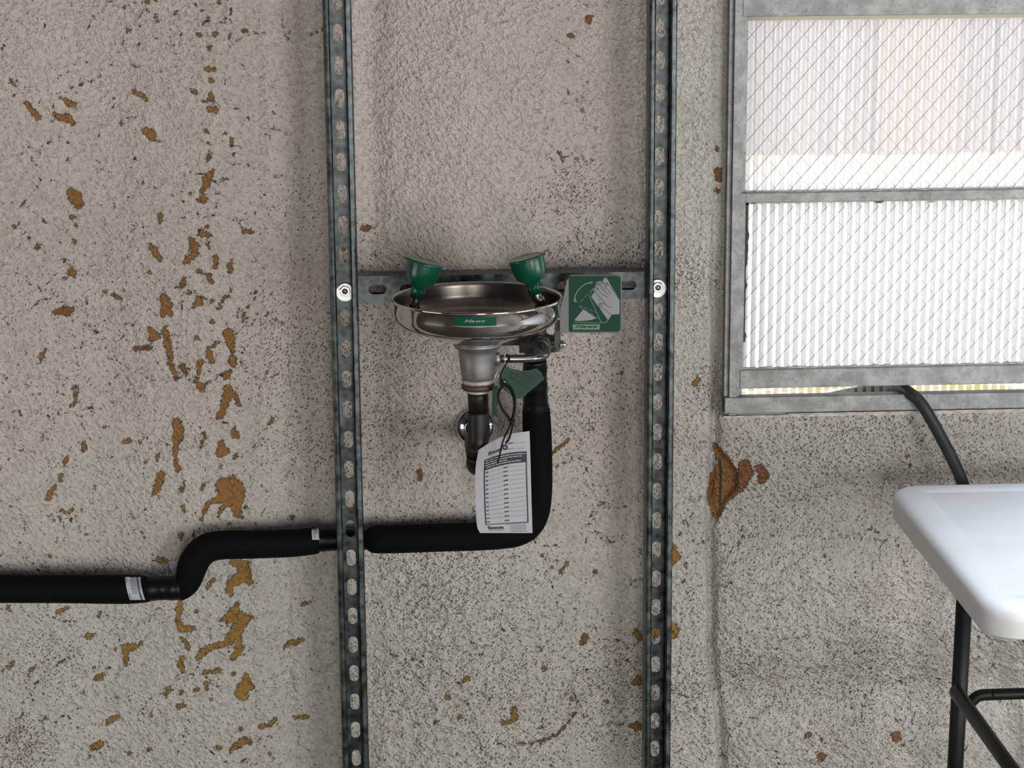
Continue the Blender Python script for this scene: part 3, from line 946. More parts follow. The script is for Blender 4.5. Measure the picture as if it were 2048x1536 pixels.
def strut(bm, n, w=SW, d=0.0413, slot_w=0.0143, slot_h=0.0278):
    """channel along local +z, slotted web in the plane y = 0, open side towards -y; built of n periods from z = 0"""
    seg = 8
    sl = []
    for k in range(seg + 1):
        a = math.pi * k / seg
        sl.append((slot_w / 2 * math.cos(a), (slot_h - slot_w) / 2 + slot_w / 2 * math.sin(a)))
    sl += [(-x, -z) for x, z in sl]
    hw, hp = w / 2, PITCH / 2
    outer = []
    for x, z in sl:
        m = max(abs(x) / (slot_w / 2), abs(z) / (slot_h / 2))
        ang = math.atan2(z / (slot_h / 2), x / (slot_w / 2))
        cx_, sz_ = math.cos(ang), math.sin(ang)
        k = 1 / max(abs(cx_), abs(sz_))
        outer.append((cx_ * k * hw, sz_ * k * hp))
    N = len(sl)
    for i in range(n):
        z0 = (i + 0.5) * PITCH
        for yy, flip in ((0.0, 0), (-ST, 1)):
            vs = [(x, yy, z + z0) for x, z in sl] + [(x, yy, z + z0) for x, z in outer]
            bm.add(vs, [(k, (k + 1) % N, N + (k + 1) % N, N + k)[::1 if flip else -1] for k in range(N)])
        vs = [(x, 0, z + z0) for x, z in sl] + [(x, -ST, z + z0) for x, z in sl]
        bm.add(vs, [(k, (k + 1) % N, N + (k + 1) % N, N + k) for k in range(N)])
        # fill corners of the period rectangle
        for yy in (0.0, -ST):
            for i0 in range(N):
                p, q = outer[i0], outer[(i0 + 1) % N]
                if abs(p[0] - q[0]) > 1e-6 and abs(p[1] - q[1]) > 1e-6:
                    cxx = math.copysign(hw, p[0] + q[0])
                    czz = math.copysign(hp, p[1] + q[1])
                    bm.add([(p[0], yy, p[1] + z0), (cxx, yy, czz + z0), (q[0], yy, q[1] + z0)], [(0, 1, 2)])
    L = n * PITCH
    prof = []
    # side wall, rounded front corner, lip, return (right side), then mirrored
    R = 0.0035
    for sgn in (1, -1):
        pr = [(hw, 0.0), (hw, -(d - R))]
        pr += [(hw - R + R * math.cos(a), -(d - R) - R * math.sin(a)) for a in np.linspace(0.3, math.pi / 2, 4)]
        pr += [(hw - 0.0075, -d), (hw - 0.0095, -d + 0.0025), (hw - 0.0095, -d + 0.0075)]
        inner = [(x - ST * (0.9 if i < 3 else 0.25), y + (ST if i >= 3 and i < 8 else 0)) for i, (x, y) in enumerate(pr)]
        inner[0] = (hw - ST, -ST)
        inner[-1] = (pr[-1][0] + ST, pr[-1][1])
        inner[-2] = (pr[-2][0] + ST, pr[-2][1] + 0.001)
        for ln, fl in ((pr, 0), (inner, 1)):
            m = len(ln)
            vs = [(sgn * x, y, z) for z in (0, L) for x, y in ln]
            bm.add(vs, [(k, k + 1, m + k + 1, m + k) for k in range(m - 1)], 0, False)
        m = len(pr)
        for z in (0, L):
            vs = [(sgn * x, y, z) for x, y in pr] + [(sgn * x, y, z) for x, y in inner]
            bm.add(vs, [(k, k + 1, m + k + 1, m + k) for k in range(m - 1)])
        vs = [(sgn * x, y, z) for x, y in (pr[-1], inner[-1]) for z in (0, L)]
        bm.add(vs, [(0, 1, 3, 2)])


YS = -0.045                     # plane of the slotted webs of the uprights
XL, XRR = -0.08833, 0.38960
ZL0, ZR0 = 1.63 - 0.21284, 1.63 - 0.21096


def post(x, ztop, label):
    n = 58
    nb = int(ztop / PITCH - 0.5)
    z0 = ztop - (nb + 0.5) * PITCH           # bottom end of the channel
    t = thing('strut_channel', label, 'strut', (x, YS, max(z0, 0)), 'slotted strut uprights')
    b = MB()
    strut(b, n)
    b.v = [(vx + x, vy + YS, vz + z0) for vx, vy, vz in b.v]
    b.build('channel', M['strut'], t, auto=30)
    f = MB()
    f.box((x - 0.04, YS - 0.09, 0), (x + 0.04, 0.0 - 0.012, 0.006))
    f.build('foot_plate', M['strut'], t, bevel=0.001)
    return t


pl = post(XL, ZL0, 'galvanised slotted strut upright left of the eyewash, black pipe behind its slots')
pr_ = post(XRR, ZR0, 'galvanised slotted strut upright between the green hand sign and the window')

zh = 1.0524                     # top of the cross strut
hs = thing('cross_strut', 'horizontal galvanised slotted strut behind the eyewash bowl, joining the two uprights', 'strut', (0.15, -0.02, zh - SW / 2))
b = MB()
strut(b, 11)
Lh = 11 * PITCH
x_slot = P(1255, 575, YS).x
xs0 = x_slot - 9.5 * PITCH
while xs0 > XL - 0.02:
    xs0 -= PITCH
b.v = [(vz + xs0, -vy * 1.0 + (YS + 0.0) * 1.0, vx + zh - SW / 2) for vx, vy, vz in b.v]
ob = b.build('channel', M['strut'], hs, auto=30)


def hexnut(b, c, axis, r, h, mat=0, hole=0.45):
    ax = Vector(axis).normalized()
    u = ax.orthogonal().normalized()
    w = ax.cross(u)
    vs = []
    for hh in (0, h):
        for rr in (r, r * hole):
            for k in range(6):
                a = math.pi / 3 * k
                vs.append(Vector(c) + ax * hh + (u * math.cos(a) + w * math.sin(a)) * rr)
    fs = []
    for k in range(6):
        j = (k + 1) % 6
        fs += [(k, j, 12 + j, 12 + k), (6 + j, 6 + k, 18 + k, 18 + j), (12 + k, 12 + j, 18 + j, 18 + k), (j, k, 6 + k, 6 + j)]
    b.add(vs, fs, mat)


for par, px, py in ((pl, 690, 582), (pr_, 1315.5, 574.5)):
    c = P(px, py, YS - ST - 0.006)
    c.y = YS - ST
    b = MB()
    b.lathe([(0.0035, 0), (0.0135, 0), (0.0135, 0.002), (0.0035, 0.002)], (c.x, c.y - 0.0001, c.z - 0.003), (0, -1, 0), 28, smooth=False)
    b.lathe([(0.004, 0.002), (0.0112, 0.002), (0.0112, 0.0042), (0.004, 0.0042)], c, (0, -1, 0), 28, smooth=False)
    b.build('washer', M['zinc'], par, recalc=True)
    b = MB()
    hexnut(b, c + Vector((0, -0.0042, 0)), (0, -1, 0), 0.0085, 0.006, 0, 0.5)
    b.build('hex_nut', M['zinc'], par, bevel=0.0006)
    b = MB()
    b.lathe([(0, 0.011), (0.0034, 0.011), (0.0042, 0.0102), (0.0042, -0.012), (0, -0.012)], c, (0, -1, 0), 14)
    b.build('bolt', M['cast'], par)

# ------------------------------------------------------------------ eyewash station
YB = -0.26
RB = 0.1218
BC = P(954, 595, YB)
eye = thing('eyewash_station', 'wall mounted eyewash with round stainless bowl and two green spray heads', 'eyewash', (BC.x, YB, BC.z - 0.1))
b = MB()
outer = [(0.034, -0.066), (0.040, -0.063), (0.060, -0.055), (0.088, -0.046), (0.104, -0.040), (0.1135, -0.0335), (0.1180, -0.0255), (0.1190, -0.018),
         (0.1192, -0.0055), (0.1212, -0.003), (RB, -0.0012), (RB, 0.0002), (0.1210, 0.0014), (0.1196, 0.0012), (0.1184, -0.0005)]
b.lathe(outer, BC, seg=96, mat=0)
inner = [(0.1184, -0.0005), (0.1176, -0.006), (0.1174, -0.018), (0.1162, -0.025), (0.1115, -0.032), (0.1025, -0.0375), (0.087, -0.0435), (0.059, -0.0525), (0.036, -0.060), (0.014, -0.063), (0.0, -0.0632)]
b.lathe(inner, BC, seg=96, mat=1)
bowl = b.build('bowl', [M['steel'], M['steel_in']], eye)

# green name sticker bent round the front of the bowl
b = MB()
a0 = math.asin((P(908, 642, YB - RB).x - BC.x) / 0.1195)
a1 = math.asin((P(993, 642, YB - RB).x - BC.x) / 0.1195)
zt, zb = P(950, 631, YB - 0.119).z, P(950, 652.5, YB - 0.119).z
cyl = lambda u, v, r: (BC.x + r * math.sin(a0 + (a1 - a0) * u), YB - r * math.cos(a0 + (a1 - a0) * u), zb + (zt - zb) * v)
vs = [cyl(k / 12, v, 0.1197) for k in range(13) for v in (0, 1)]
b.add(vs, [(2 * k, 2 * k + 2, 2 * k + 3, 2 * k + 1) for k in range(12)], 0, True)
tv, tf = text_polys('Haws', 1, 0.45, 0.03, 1.15)
b.add([cyl(0.245 + 0.50 * x, 0.36 + 0.26 * y, 0.12) for x, y in tv], tf, 1)
b.build('name_sticker', [M['sticker'], M['sign_white']], bowl, recalc=False)

# cast body below the bowl
zp = lambda py: P(954, py, YB - 0.02).z
b = MB()
prof = [(0.030, -0.0655), (0.0345, -0.0655), (0.0350, -0.068), (0.0330, -0.0715), (0.0285, -0.075), (0.0268, -0.081), (0.0258, -0.095), (0.0238, -0.112), (0.0226, zp(763.5) - BC.z + 0.0004), (0.020, zp(763.5) - BC.z + 0.0004)]
b.lathe(prof, BC, seg=40)
b.build('cast_body', M['cast'], eye, bevel=0.0008)
b = MB()
sp = P(994, 718, YB)
b.lathe([(0.0, 0), (0.0098, 0), (0.0098, 0.008), (0.0085, 0.0095), (0, 0.0095)], (BC.x + 0.0225, YB, sp.z), (1, 0, 0), 20)
b.build('inlet_boss', M['cast'], eye)
b = MB()
b.lathe([(0.0, -0.061), (0.012, -0.061), (0.016, -0.060), (0.017, -0.0585), (0.012, -0.0575), (0, -0.0575)], BC, seg=24)
b.build('drain_strainer', M['steel_in'], eye)

# spray heads on their risers, leaning towards each other
for px, py, sgn, rx in ((846, 541, 1, (829, 612)), (1057, 533, -1, (1081, 606))):
    c = P(px, py, YB - 0.005)
    base = P(rx[0], rx[1], YB - 0.005)
    ax = Vector((sgn * math.sin(math.radians(14.5)), 0.02, math.cos(math.radians(14.5))))
    b = MB()
    pr = [(0.0, -0.041), (0.0088, -0.041), (0.0092, -0.030), (0.0098, -0.0255), (0.0118, -0.0225), (0.0165, -0.0195), (0.0208, -0.0145), (0.0232, -0.0080), (0.0245, 0.0005), (0.0252, 0.011)]
    b.lathe(pr, c, ax, 40)
    for k in range(10):                                  # ribs on the neck
        a = 2 * math.pi * k / 10
        u = ax.orthogonal().normalized()
        w = ax.cross(u)
        d = u * math.cos(a) + w * math.sin(a)
        b.tube([c + ax * -0.040 + d * 0.0088, c + ax * -0.024 + d * 0.0098], 0.0011, 6)
    head = b.build('spray_head', M['green'], eye)
    b = MB()
    b.lathe([(0.0252, 0.0095), (0.0258, 0.0105), (0.0258, 0.0125), (0.0246, 0.0142), (0.0225, 0.0136), (0.010, 0.0132), (0.0, 0.0134)], c, ax, 40)
    side = Vector((-sgn * math.cos(math.radians(14.5)), 0, sgn * sgn * math.sin(math.radians(14.5))))
    t0 = c + ax * 0.0122 + side * 0.0245
    fw = side.cross(ax).normalized()
    vs = []
    for q, wd, hh in ((0, 0.007, 0.0022), (0.004, 0.0045, 0.0022), (0.0055, 0.0042, 0.003), (0.0085, 0.004, 0.0032)):
        for s1, s2 in ((-1, -1), (1, -1), (1, 1), (-1, 1)):
            vs.append(t0 + side * q + fw * wd * s1 + ax * hh * 0.6 * s2)
    fs = [(3, 2, 1, 0), (12, 13, 14, 15)]
    for r in range(3):
        for k in range(4):
            fs.append((4 * r + k, 4 * r + (k + 1) % 4, 4 * r + 4 + (k + 1) % 4, 4 * r + 4 + k))
    b.add(vs, fs)
    b.build('dust_cap', M['green'], head)
    b = MB()
    lowp = Vector((BC.x + (base.x - BC.x) * 0.93, YB, BC.z - 0.046))
    pts = smooth_path([c + ax * -0.040, c + ax * -0.048, base, lowp], 6)
    b.tube(pts, 0.0074, 18)
    b.build('riser_pipe', M['steel_in'], eye)

# supply tube from valve to body
b = MB()
ctrl = [P(1083, 691, -0.150), P(1088, 694, -0.185), P(1093, 700, -0.215), P(1091, 709, -0.240), P(1078, 715, -0.256), P(1055, 717.3, -0.26), P(1000, 718, -0.26)]
b.tube(smooth_path(ctrl, 7), 0.0058, 18)
b.build('supply_tube', M['tube'], eye)

# valve behind the bowl
YV = -0.125
vc = P(1076, 688, YV)
b = MB()
b.lathe([(0, -0.028), (0.013, -0.028), (0.0135, -0.018), (0.0165, -0.013), (0.0185, 0), (0.0165, 0.013), (0.0135, 0.018), (0.013, 0.026), (0, 0.026)], vc, (1, 0, 0), 28)
zt_ = P(1069, 716, -.114).z + 0.0015 - vc.z
b.lathe([(0.0, zt_), (0.0155, zt_), (0.0155, -0.008), (0, -0.008)], (P(1069, 716, -.114).x, -0.118, vc.z), (0, 0, 1), 8, smooth=False)
b.lathe([(0.0, 0.008), (0.012, 0.008), (0.013, 0.022), (0.010, 0.030), (0, 0.030)], vc, (0, 0, 1), 20)
valve = b.build('valve_body', M['cast_dark'], eye, bevel=0.0008)
oc = P(1083, 690, -0.150)
b = MB()
hexnut(b, (oc.x, -0.145, oc.z), (0, -1, 0), 0.0155, 0.010, 0, 0.45)
b.lathe([(0.0058, 0.010), (0.0125, 0.010), (0.0118, 0.016), (0.0085, 0.018), (0.0058, 0.018)], (oc.x, -0.145, oc.z), (0, -1, 0), 28)
b.lathe([(0, -0.014), (0.0105, -0.014), (0.0105, 0.004), (0, 0.004)], (oc.x, -0.145, oc.z), (0, -1, 0), 20)
b.build('outlet_nut', M['cast_dark'], valve, bevel=0.0008)
b = MB()
sc_ = P(1112, 690, -0.14)
b.lathe([(0, -0.014), (0.0055, -0.014), (0.0055, 0.010), (0, 0.010)], sc_, (1, 0, 0), 16)
b.build('valve_stem', M['cast'], valve)
b = MB()
hexnut(b, P(1119, 689.5, -0.145), (1, 0, 0), 0.0075, 0.006, 0, 0.4)
b.lathe([(0, 0), (0.004, 0), (0.004, 0.0095), (0, 0.0095)], P(1118.5, 689.5, -0.145), (1, 0, 0), 12)
b.build('chrome_nut', M['zinc'], valve, bevel=0.0005)['label'] = 'bright zinc nut on the valve stem'

# mounting bracket from cross strut to bowl
b = MB()
b.box((BC.x - 0.012, -0.236, BC.z - 0.088), (BC.x + 0.012, -0.0945, BC.z - 0.072))
b.box((BC.x - 0.03, -0.0945, BC.z - 0.095), (BC.x + 0.03, -0.0866, zh - 0.004))
b.box((BC.x + 0.012, -0.115, vc.z - 0.004), (vc.x - 0.026, -0.0945, vc.z + 0.012))
b.build('mounting_bracket', M['cast_dark'], eye, bevel=0.0012)

# lever and push flag with hand pictogram
YF = -0.165
q = lambda px, py, y=YF: P(px, py, y)
b = MB()
lev = [(1110, 640), (1122, 640), (1121, 683), (1117, 690), (1120, 703), (1113, 704), (1110, 692), (1108, 690)]
vs = [q(x, y, YF + 0.012) for x, y in lev] + [q(x, y, YF + 0.017) for x, y in lev]
n = len(lev)
b.add(vs, [tuple(range(n))[::-1], tuple(range(n, 2 * n))] + [(i, (i + 1) % n, n + (i + 1) % n, n + i) for i in range(n)])
b.tube([q(1100, 692.5, YF + 0.014), q(1112, 693, YF + 0.014)], 0.0024, 10)
lever = b.build('valve_lever', M['cast_dark'], eye, bevel=0.0006)

org = q(1128, 667)
ex = (q(1243, 667) - org) / 115.0
ez = (q(1128, 549) - org) / 118.0


def S(px, py, d=0.0):
    p = org + ex * (px - 1128) + ez * (667 - py)
    return (p.x, YF - d, p.z)


def rrect(x0, y0, x1, y1, radii):
    """radii: tl, tr, br, bl in px"""
    out = []
    for (cx_, cy_), r, a0_ in (((x0, y0), radii[0], 180), ((x1, y0), radii[1], 270), ((x1, y1), radii[2], 0), ((x0, y1), radii[3], 90)):
        sx = 1 if cx_ == x0 else -1
        sy = 1 if cy_ == y0 else -1
        ox, oy = cx_ + sx * r, cy_ + sy * r
        if r < 0.5:
            out.append((cx_, cy_))
            continue
        for k in range(7):
            a = math.radians(a0_ + 90 * k / 6)
            out.append((ox + r * math.cos(a), oy + r * math.sin(a)))
    return out


b = MB()
edge = [(1119, 622), (1124, 603), (1127, 590), (1133, 560)] + rrect(1137, 549.5, 1243.5, 666, (7, 9, 9, 0))[0:21] + [(1119, 666)]
n = len(edge)
vs = [S(x, y, 0.0) for x, y in edge] + [S(x, y, -0.0032) for x, y in edge]
b.add(vs, [tuple(range(n))[::-1], tuple(range(n, 2 * n))] + [(i, (i + 1) % n, n + (i + 1) % n, n + i) for i in range(n)])
flag = b.build('push_flag', M['flag'], eye, bevel=0.0006)

ZX, ZY, ZS = 1120, 530, 9.6
SX = lambda p: (ZX + p[0] / ZS, ZY + p[1] / ZS)
b = MB()


def decal(vf, d, mat):
    vs, fs = vf
    b.add([S(*SX(p), d) for p in vs], fs, mat)


decal(poly_tris([((x - ZX) * ZS, (y - ZY) * ZS) for x, y in rrect(1137.5, 551.5, 1241, 663.5, (4, 7, 7, 3))]), 0.0004, 0)
decal(poly_tris([(868, 232), (900, 262), (1002, 440), (1140, 660), (1140, 940), (990, 948), (921, 1058), (885, 1005), (592, 603), (655, 520), (640, 455), (662, 420), (680, 330), (735, 312), (790, 305), (815, 290)]), 0.0006, 1)
decal(poly_tris([(445, 848), (570, 935), (698, 1020), (600, 1050), (520, 1064), (400, 1074), (320, 1072), (275, 1052)]), 0.0006, 1)
arc = smooth_path([(625, 325), (540, 342), (440, 392), (350, 480), (295, 575), (278, 655)], 5)
decal(stroke([tuple(p) for p in arc], 20), 0.0006, 2)
decal(poly_tris([(248, 680), (303, 636), (318, 728)]), 0.0006, 2)
decal(poly_tris([(596, 360), (636, 318), (560, 372)]), 0.0007, 2)


def dashes(p0, p1, w, n, gap=0.3):
    for k in range(n):
        t0_, t1_ = k / n, (k + 1 - gap) / n
        decal(stroke([(p0[0] + (p1[0] - p0[0]) * t, p0[1] + (p1[1] - p0[1]) * t) for t in (t0_, t1_)], w), 0.0006, 2)


dashes((632, 440), (350, 752), 9, 3)
dashes((372, 775), (745, 925), 9, 4)
dashes((365, 800), (790, 1050), 9, 4)
decal(stroke([(640, 455), (553, 590), (785, 1085), (800, 1100), (870, 1108), (920, 1058)], 11), 0.0006, 2)
decal(stroke([(262, 1075), (295, 1102), (800, 1104)], 10), 0.0006, 2)
for ln in ([(655, 500), (700, 545), (760, 615), (830, 690), (880, 760), (930, 800), (1000, 815)], [(738, 490), (800, 545), (870, 585), (908, 628)], [(745, 372), (790, 450), (870, 520), (938, 578)],
           [(838, 345), (880, 430), (940, 500), (980, 572)], [(762, 330), (770, 370), (820, 430), (880, 490)], [(880, 345), (935, 380), (1000, 470), (1090, 600), (1138, 668)],
           [(738, 770), (750, 740), (785, 728), (830, 738), (880, 762)], [(738, 775), (755, 820), (860, 850), (920, 905), (985, 945)], [(645, 470), (665, 430), (690, 330)], [(740, 666), (765, 660)],
           [(690, 330), (700, 400), (740, 470)], [(800, 300), (830, 350)]):
    decal(stroke([tuple(p) for p in smooth_path(ln, 3)] if len(ln) > 2 else ln, 9), 0.0008, 0)
for cx_, cy_, r in ((728, 352, 24), (806, 328, 24), (890, 368, 26), (702, 468, 24), (786, 772, 28)):
    decal(ring2d(cx_, cy_, r, 9), 0.0008, 0)
decal(poly_tris([(240, 1136), (768, 1136), (758, 1240), (245, 1240)]), 0.0006, 2)
tv, tf = text_polys('Haws', 1, 0.45, 0.035, 1.12)
b.add([S(*SX((290 + 430 * x, 1205 - 55 * y)), 0.0008) for x, y in tv], tf, 0)
b.build('hand_pictogram', [M['sign_green'], M['sign_white'], M['sign_mint']], flag, recalc=False)['label'] = 'green sticker with white hand pushing a flap'

# ------------------------------------------------------------------ drain pipe
dr = thing('drain_pipe', 'black plastic drain pipe under the eyewash, ending in a chrome wall flange', 'pipe', (BC.x, YB, BC.z - 0.3))
zp = lambda py: P(954, py, YB - 0.02).z
b = MB()
b.lathe([(0.0, zp(764)), (0.0222, zp(764)), (0.0230, zp(767)), (0.0222, zp(772)), (0, zp(772))], (BC.x, YB, 0), seg=36)
b.build('sealing_washer', M['ring'], dr)
b = MB()
b.lathe([(0.0, zp(772)), (0.0225, zp(772)), (0.0236, zp(775)), (0.0236, zp(782)), (0.0215, zp(785)), (0, zp(785))], (BC.x, YB, 0), seg=36)
b.build('union_ring', M['rust_ring'], dr)
b = MB()
b.lathe([(0.0, zp(784)), (0.0165, zp(784)), (0.0165, zp(791)), (0, zp(791))], (BC.x, YB, 0), seg=32)
b.build('white_collar', M['ring'], dr)
b = MB()
b.tube([(BC.x, YB, zp(789)), (BC.x, YB, zp(800)), (BC.x + 0.0006, YB, zp(832))], [0.0148, 0.0150, 0.0146], 32)
b.build('tailpiece', M['abs'], dr)
b = MB()
zel = zp(935)
yw = -0.003
pth = [(BC.x, YB, zp(829)), (BC.x, YB, zp(834)), (BC.x, YB, zp(880)), (BC.x - 0.001, YB, zp(897)), (BC.x - 0.001, YB, zp(899)), (BC.x - 0.001, YB, zp(918))]
b.tube(pth, [0.0152, 0.0158, 0.0155, 0.0152, 0.0168, 0.0168], 32)
el = [(BC.x - 0.001, YB + 0.036 - 0.036 * math.cos(a), zp(918) - 0.020 * math.sin(a) + 0.0) for a in np.linspace(0, math.pi / 2, 9)]
b.tube(el, 0.0168, 32)
b.build('trap_elbow', M['abs'], dr)
b = MB()
fl = P(952, 858, -0.012)
b.tube(smooth_path([el[-1], (BC.x - 0.002, YB + 0.055, zp(918) - 0.020), (BC.x - 0.002, -0.10, (zp(918) - 0.02 + fl.z) / 2), (fl.x, -0.04, fl.z), (fl.x, 0.004, fl.z)], 6), 0.0140, 28)
b.build('wall_pipe', M['abs'], dr)
b = MB()
b.lathe([(0.0312, 0.0), (0.0312, 0.010), (0.0296, 0.0118), (0.0265, 0.0146), (0.0230, 0.0170), (0.0195, 0.0189), (0.0165, 0.0200), (0.0150, 0.0200), (0.0143, 0.018), (0.0143, 0.0)], (fl.x, 0.008, fl.z), (0, -1, 0), 48)
b.build('wall_flange', M['chrome'], dr)['label'] = 'domed chrome wall flange'

# ------------------------------------------------------------------ insulated supply pipe
sp_ = thing('water_pipe', 'black foam insulated water pipe running along the wall and up to the eyewash valve', 'pipe', (0.0, -0.03, 0.5))
PX = 1 / 1285.0


def pipe_part(name, ctrl, mat, n=6, seg=28, jitter=0.0):
    pts = smooth_path([(*P(px, py, y), r * PX) for px, py, y, r in ctrl], n)
    b = MB()
    b.tube([p[:3] for p in pts], [p[3] * (1 + jitter * (random.random() - 0.5)) for p in pts], seg)
    return b.build(name, mat, sp_)


pipe_part('pipe_sleeve', [(-5000, 1150, -.046, 28.5), (-2500, 1165, -.046, 28.5), (-420, 1176, -.046, 28.5), (-150, 1177, -.046, 28.5), (0, 1177.5, -.046, 28.5), (120, 1178, -.046, 28.5), (235, 1178.5, -.046, 29.5), (272, 1178.5, -.046, 28.5), (300, 1178, -.046, 25.5)], M['foam'])
pipe_part('tape_wrap', [(296, 1177, -.046, 25.6), (312, 1176.5, -.046, 24.8), (330, 1176, -.046, 24.5), (345, 1176, -.046, 25.2), (362, 1175, -.046, 24.0)], M['tape'], 5, 28, 0.03)
sl2 = [(358, 1196, -.047, 9), (366, 1183, -.047, 18.5), (375, 1166, -.047, 25), (381, 1145, -.047, 29), (388, 1125, -.047, 30), (400, 1107, -.047, 30), (418, 1095, -.047, 29.5), (445, 1090, -.047, 29), (500, 1089, -.044, 28.5),
       (570, 1087, -.038, 28), (610, 1084, -.033, 27.5), (634, 1081, -.0295, 26.5)]
pipe_part('pipe_sleeve', sl2, M['foam'])
pipe_part('tape_wrap', [(630, 1080, -.0295, 25), (650, 1079, -.0255, 24), (675, 1078.5, -.024, 22.5), (700, 1078, -.0235, 22.0), (722, 1078, -.0245, 22.5), (737, 1078, -.0245, 22), (748, 1078, -.026, 22.5)], M['tape'], 5, 28, 0.02)
pipe_part('pipe_sleeve', [(744.5, 1078.5, -.0255, 24), (748, 1078.5, -.028, 27.5), (758, 1078.5, -.033, 28.5), (800, 1078, -.036, 28.5), (880, 1075, -.046, 28.5), (950, 1073, -.050, 28.5), (1000, 1070, -.052, 28.5), (1035, 1064, -.053, 28.5), (1058, 1049, -.054, 28.5),
                          (1071, 1022, -.056, 28.5), (1076, 980, -.060, 28.5), (1076, 920, -.068, 28.5), (1074, 860, -.077, 28.5), (1072, 818, -.085, 27)], M['foam'])
pipe_part('tape_wrap', [(1072, 824, -.085, 25.5), (1071, 800, -.09, 25), (1070, 775, -.096, 24.5), (1069, 752, -.102, 24), (1070, 735, -.108, 23.5), (1069, 716, -.114, 22)], M['tape'], 5, 24, 0.06)


def sleeve_patch(name, u0, v0, u1, v1, skew, depth_y, r, axis_v, prints):
    """sticker lying on the round sleeve: rectangle in px, bent round the pipe"""
    b = MB()

    def Q(u, v, d):
        px = u0 + (u1 - u0) * u + skew * (v - 0.5)
        zc_ = P(px, axis_v, depth_y).z
        zt_ = P(px, v0 + (v1 - v0) * v, depth_y - r).z
        a = max(-1.25, min(1.25, math.asin(max(-0.95, min(0.95, (zt_ - zc_) / (r * 0.99))))))
        x = P(px, axis_v, depth_y - r).x
        return (x, depth_y - (r + d) * math.cos(a), zc_ + (r + d) * math.sin(a))
    N = 10
    vs = [Q(u, k / N, 0.0004) for k in range(N + 1) for u in (0, 1)]
    b.add(vs, [(2 * k, 2 * k + 1, 2 * k + 3, 2 * k + 2) for k in range(N)], 0, True)
    for ua, va, ub, vb, mt in prints:
        m = max(2, int(abs(vb - va) * N) + 1)
        vs = [Q(ua + (ub - ua) * s, va + (vb - va) * k / m, 0.0007) for k in range(m + 1) for s in (0, 1)]
        b.add(vs, [(2 * k, 2 * k + 1, 2 * k + 3, 2 * k + 2) for k in range(m)], mt, True)
    return b.build(name, [M['paper'], M['ink_grey'], M['blue']], sp_, recalc=False)


pr1 = [(0.74, 0.0, 0.86, 1.0, 2), (0.05, 0.03, 0.11, 0.35, 1), (0.06, 0.72, 0.13, 0.96, 1), (0.93, 0.25, 0.97, 0.55, 1)]
v = 0.22
for w in (0.022, 0.012, 0.03, 0.012, 0.022, 0.012, 0.04, 0.012, 0.022, 0.03, 0.012, 0.022, 0.012, 0.03):
    pr1.append((0.30, v, 0.68, v + w, 1))
    v += w + 0.017
sleeve_patch('barcode_sticker', 252.5, 1150.5, 283, 1200.5, 12, -0.046, 0.0230, 1178.5, pr1)['label'] = 'white sticker with barcode and blue stripe'
sleeve_patch('white_sticker', 623.5, 1056, 637.5, 1080, 2, -0.0300, 0.0212, 1080, [(0.3, 0.35, 0.42, 0.9, 1), (0.55, 0.1, 0.7, 0.6, 1)])

# ------------------------------------------------------------------ tags and tie
YT = -0.293
# white record tag: gently curled card
TL = {0.0: (957, 900), 0.2: (951.5, 930), 0.4: (950, 965), 0.7: (951.5, 1020), 0.93: (954, 1055), 1.0: (960, 1066)}
TR = {0.0: (1059, 862), 0.2: (1060.5, 905), 0.4: (1061.5, 940), 0.7: (1063, 1000), 0.93: (1064.5, 1050), 1.0: (1065, 1066)}


def lerp_tab(tb, v):
    ks = sorted(tb)
    return np.interp(v, ks, [tb[k][0] for k in ks]), np.interp(v, ks, [tb[k][1] for k in ks])


def T(u, v, d=0.0):
    l, r = lerp_tab(TL, v), lerp_tab(TR, v)
    px = l[0] + (r[0] - l[0]) * u
    py = l[1] + (r[1] - l[1]) * u
    sag = (1 - v) ** 1.5
    py -= sag * 9.0 * math.sin(math.pi * min(1, u * 1.02)) * (1 if u > 0 else 0) + 0.0
    py -= 1.6 * math.sin(math.pi * u) * (1 - sag) * (1 - v)
    y = YT + 0.010 * (1 - u) ** 2 * (1 - 0.5 * v) + 0.003 * (v - 0.5) ** 2 * 4 - 0.006 * v
    p = P(px, py, y)
    return (p.x, p.y - d, p.z)


rt = thing('inspection_tag', 'white printed inspection record tag hanging in front of the black pipes', 'tag', T(0.5, 0.5))
b = MB()
NU, NV = 14, 18
for d, fl in ((0.0, 1), (-0.0005, 0)):
    vs = [T(i / NU, j / NV, d) for j in range(NV + 1) for i in range(NU + 1)]
    fs = [(j * (NU + 1) + i, j * (NU + 1) + i + 1, (j + 1) * (NU + 1) + i + 1, (j + 1) * (NU + 1) + i) for j in range(NV) for i in range(NU)]
    b.add(vs, fs, 0, True)
b.build('card', M['paper'], rt, recalc=False)


def tq(b, u0, v0, u1, v1, mat, d=0.0004, n=8):
    m = max(1, int(abs(u1 - u0) * 14)) + 1
    k = max(1, int(abs(v1 - v0) * 18)) + 0
    vs = [T(u0 + (u1 - u0) * i / m, v0 + (v1 - v0) * j / k, d) for j in range(k + 1) for i in range(m + 1)]
    b.add(vs, [(j * (m + 1) + i, j * (m + 1) + i + 1, (j + 1) * (m + 1) + i + 1, (j + 1) * (m + 1) + i) for j in range(k) for i in range(m)], mat)


def ttext(b, s, u0, v0, u1, v1, mat, d=0.0005, shear=0, weight=0.0, space=1.0):
    tv, tf = text_polys(s, 1, shear, weight, space)
    b.add([T(u0 + (u1 - u0) * x, v1 + (v0 - v1) * y, d) for x, y in tv], tf, mat)


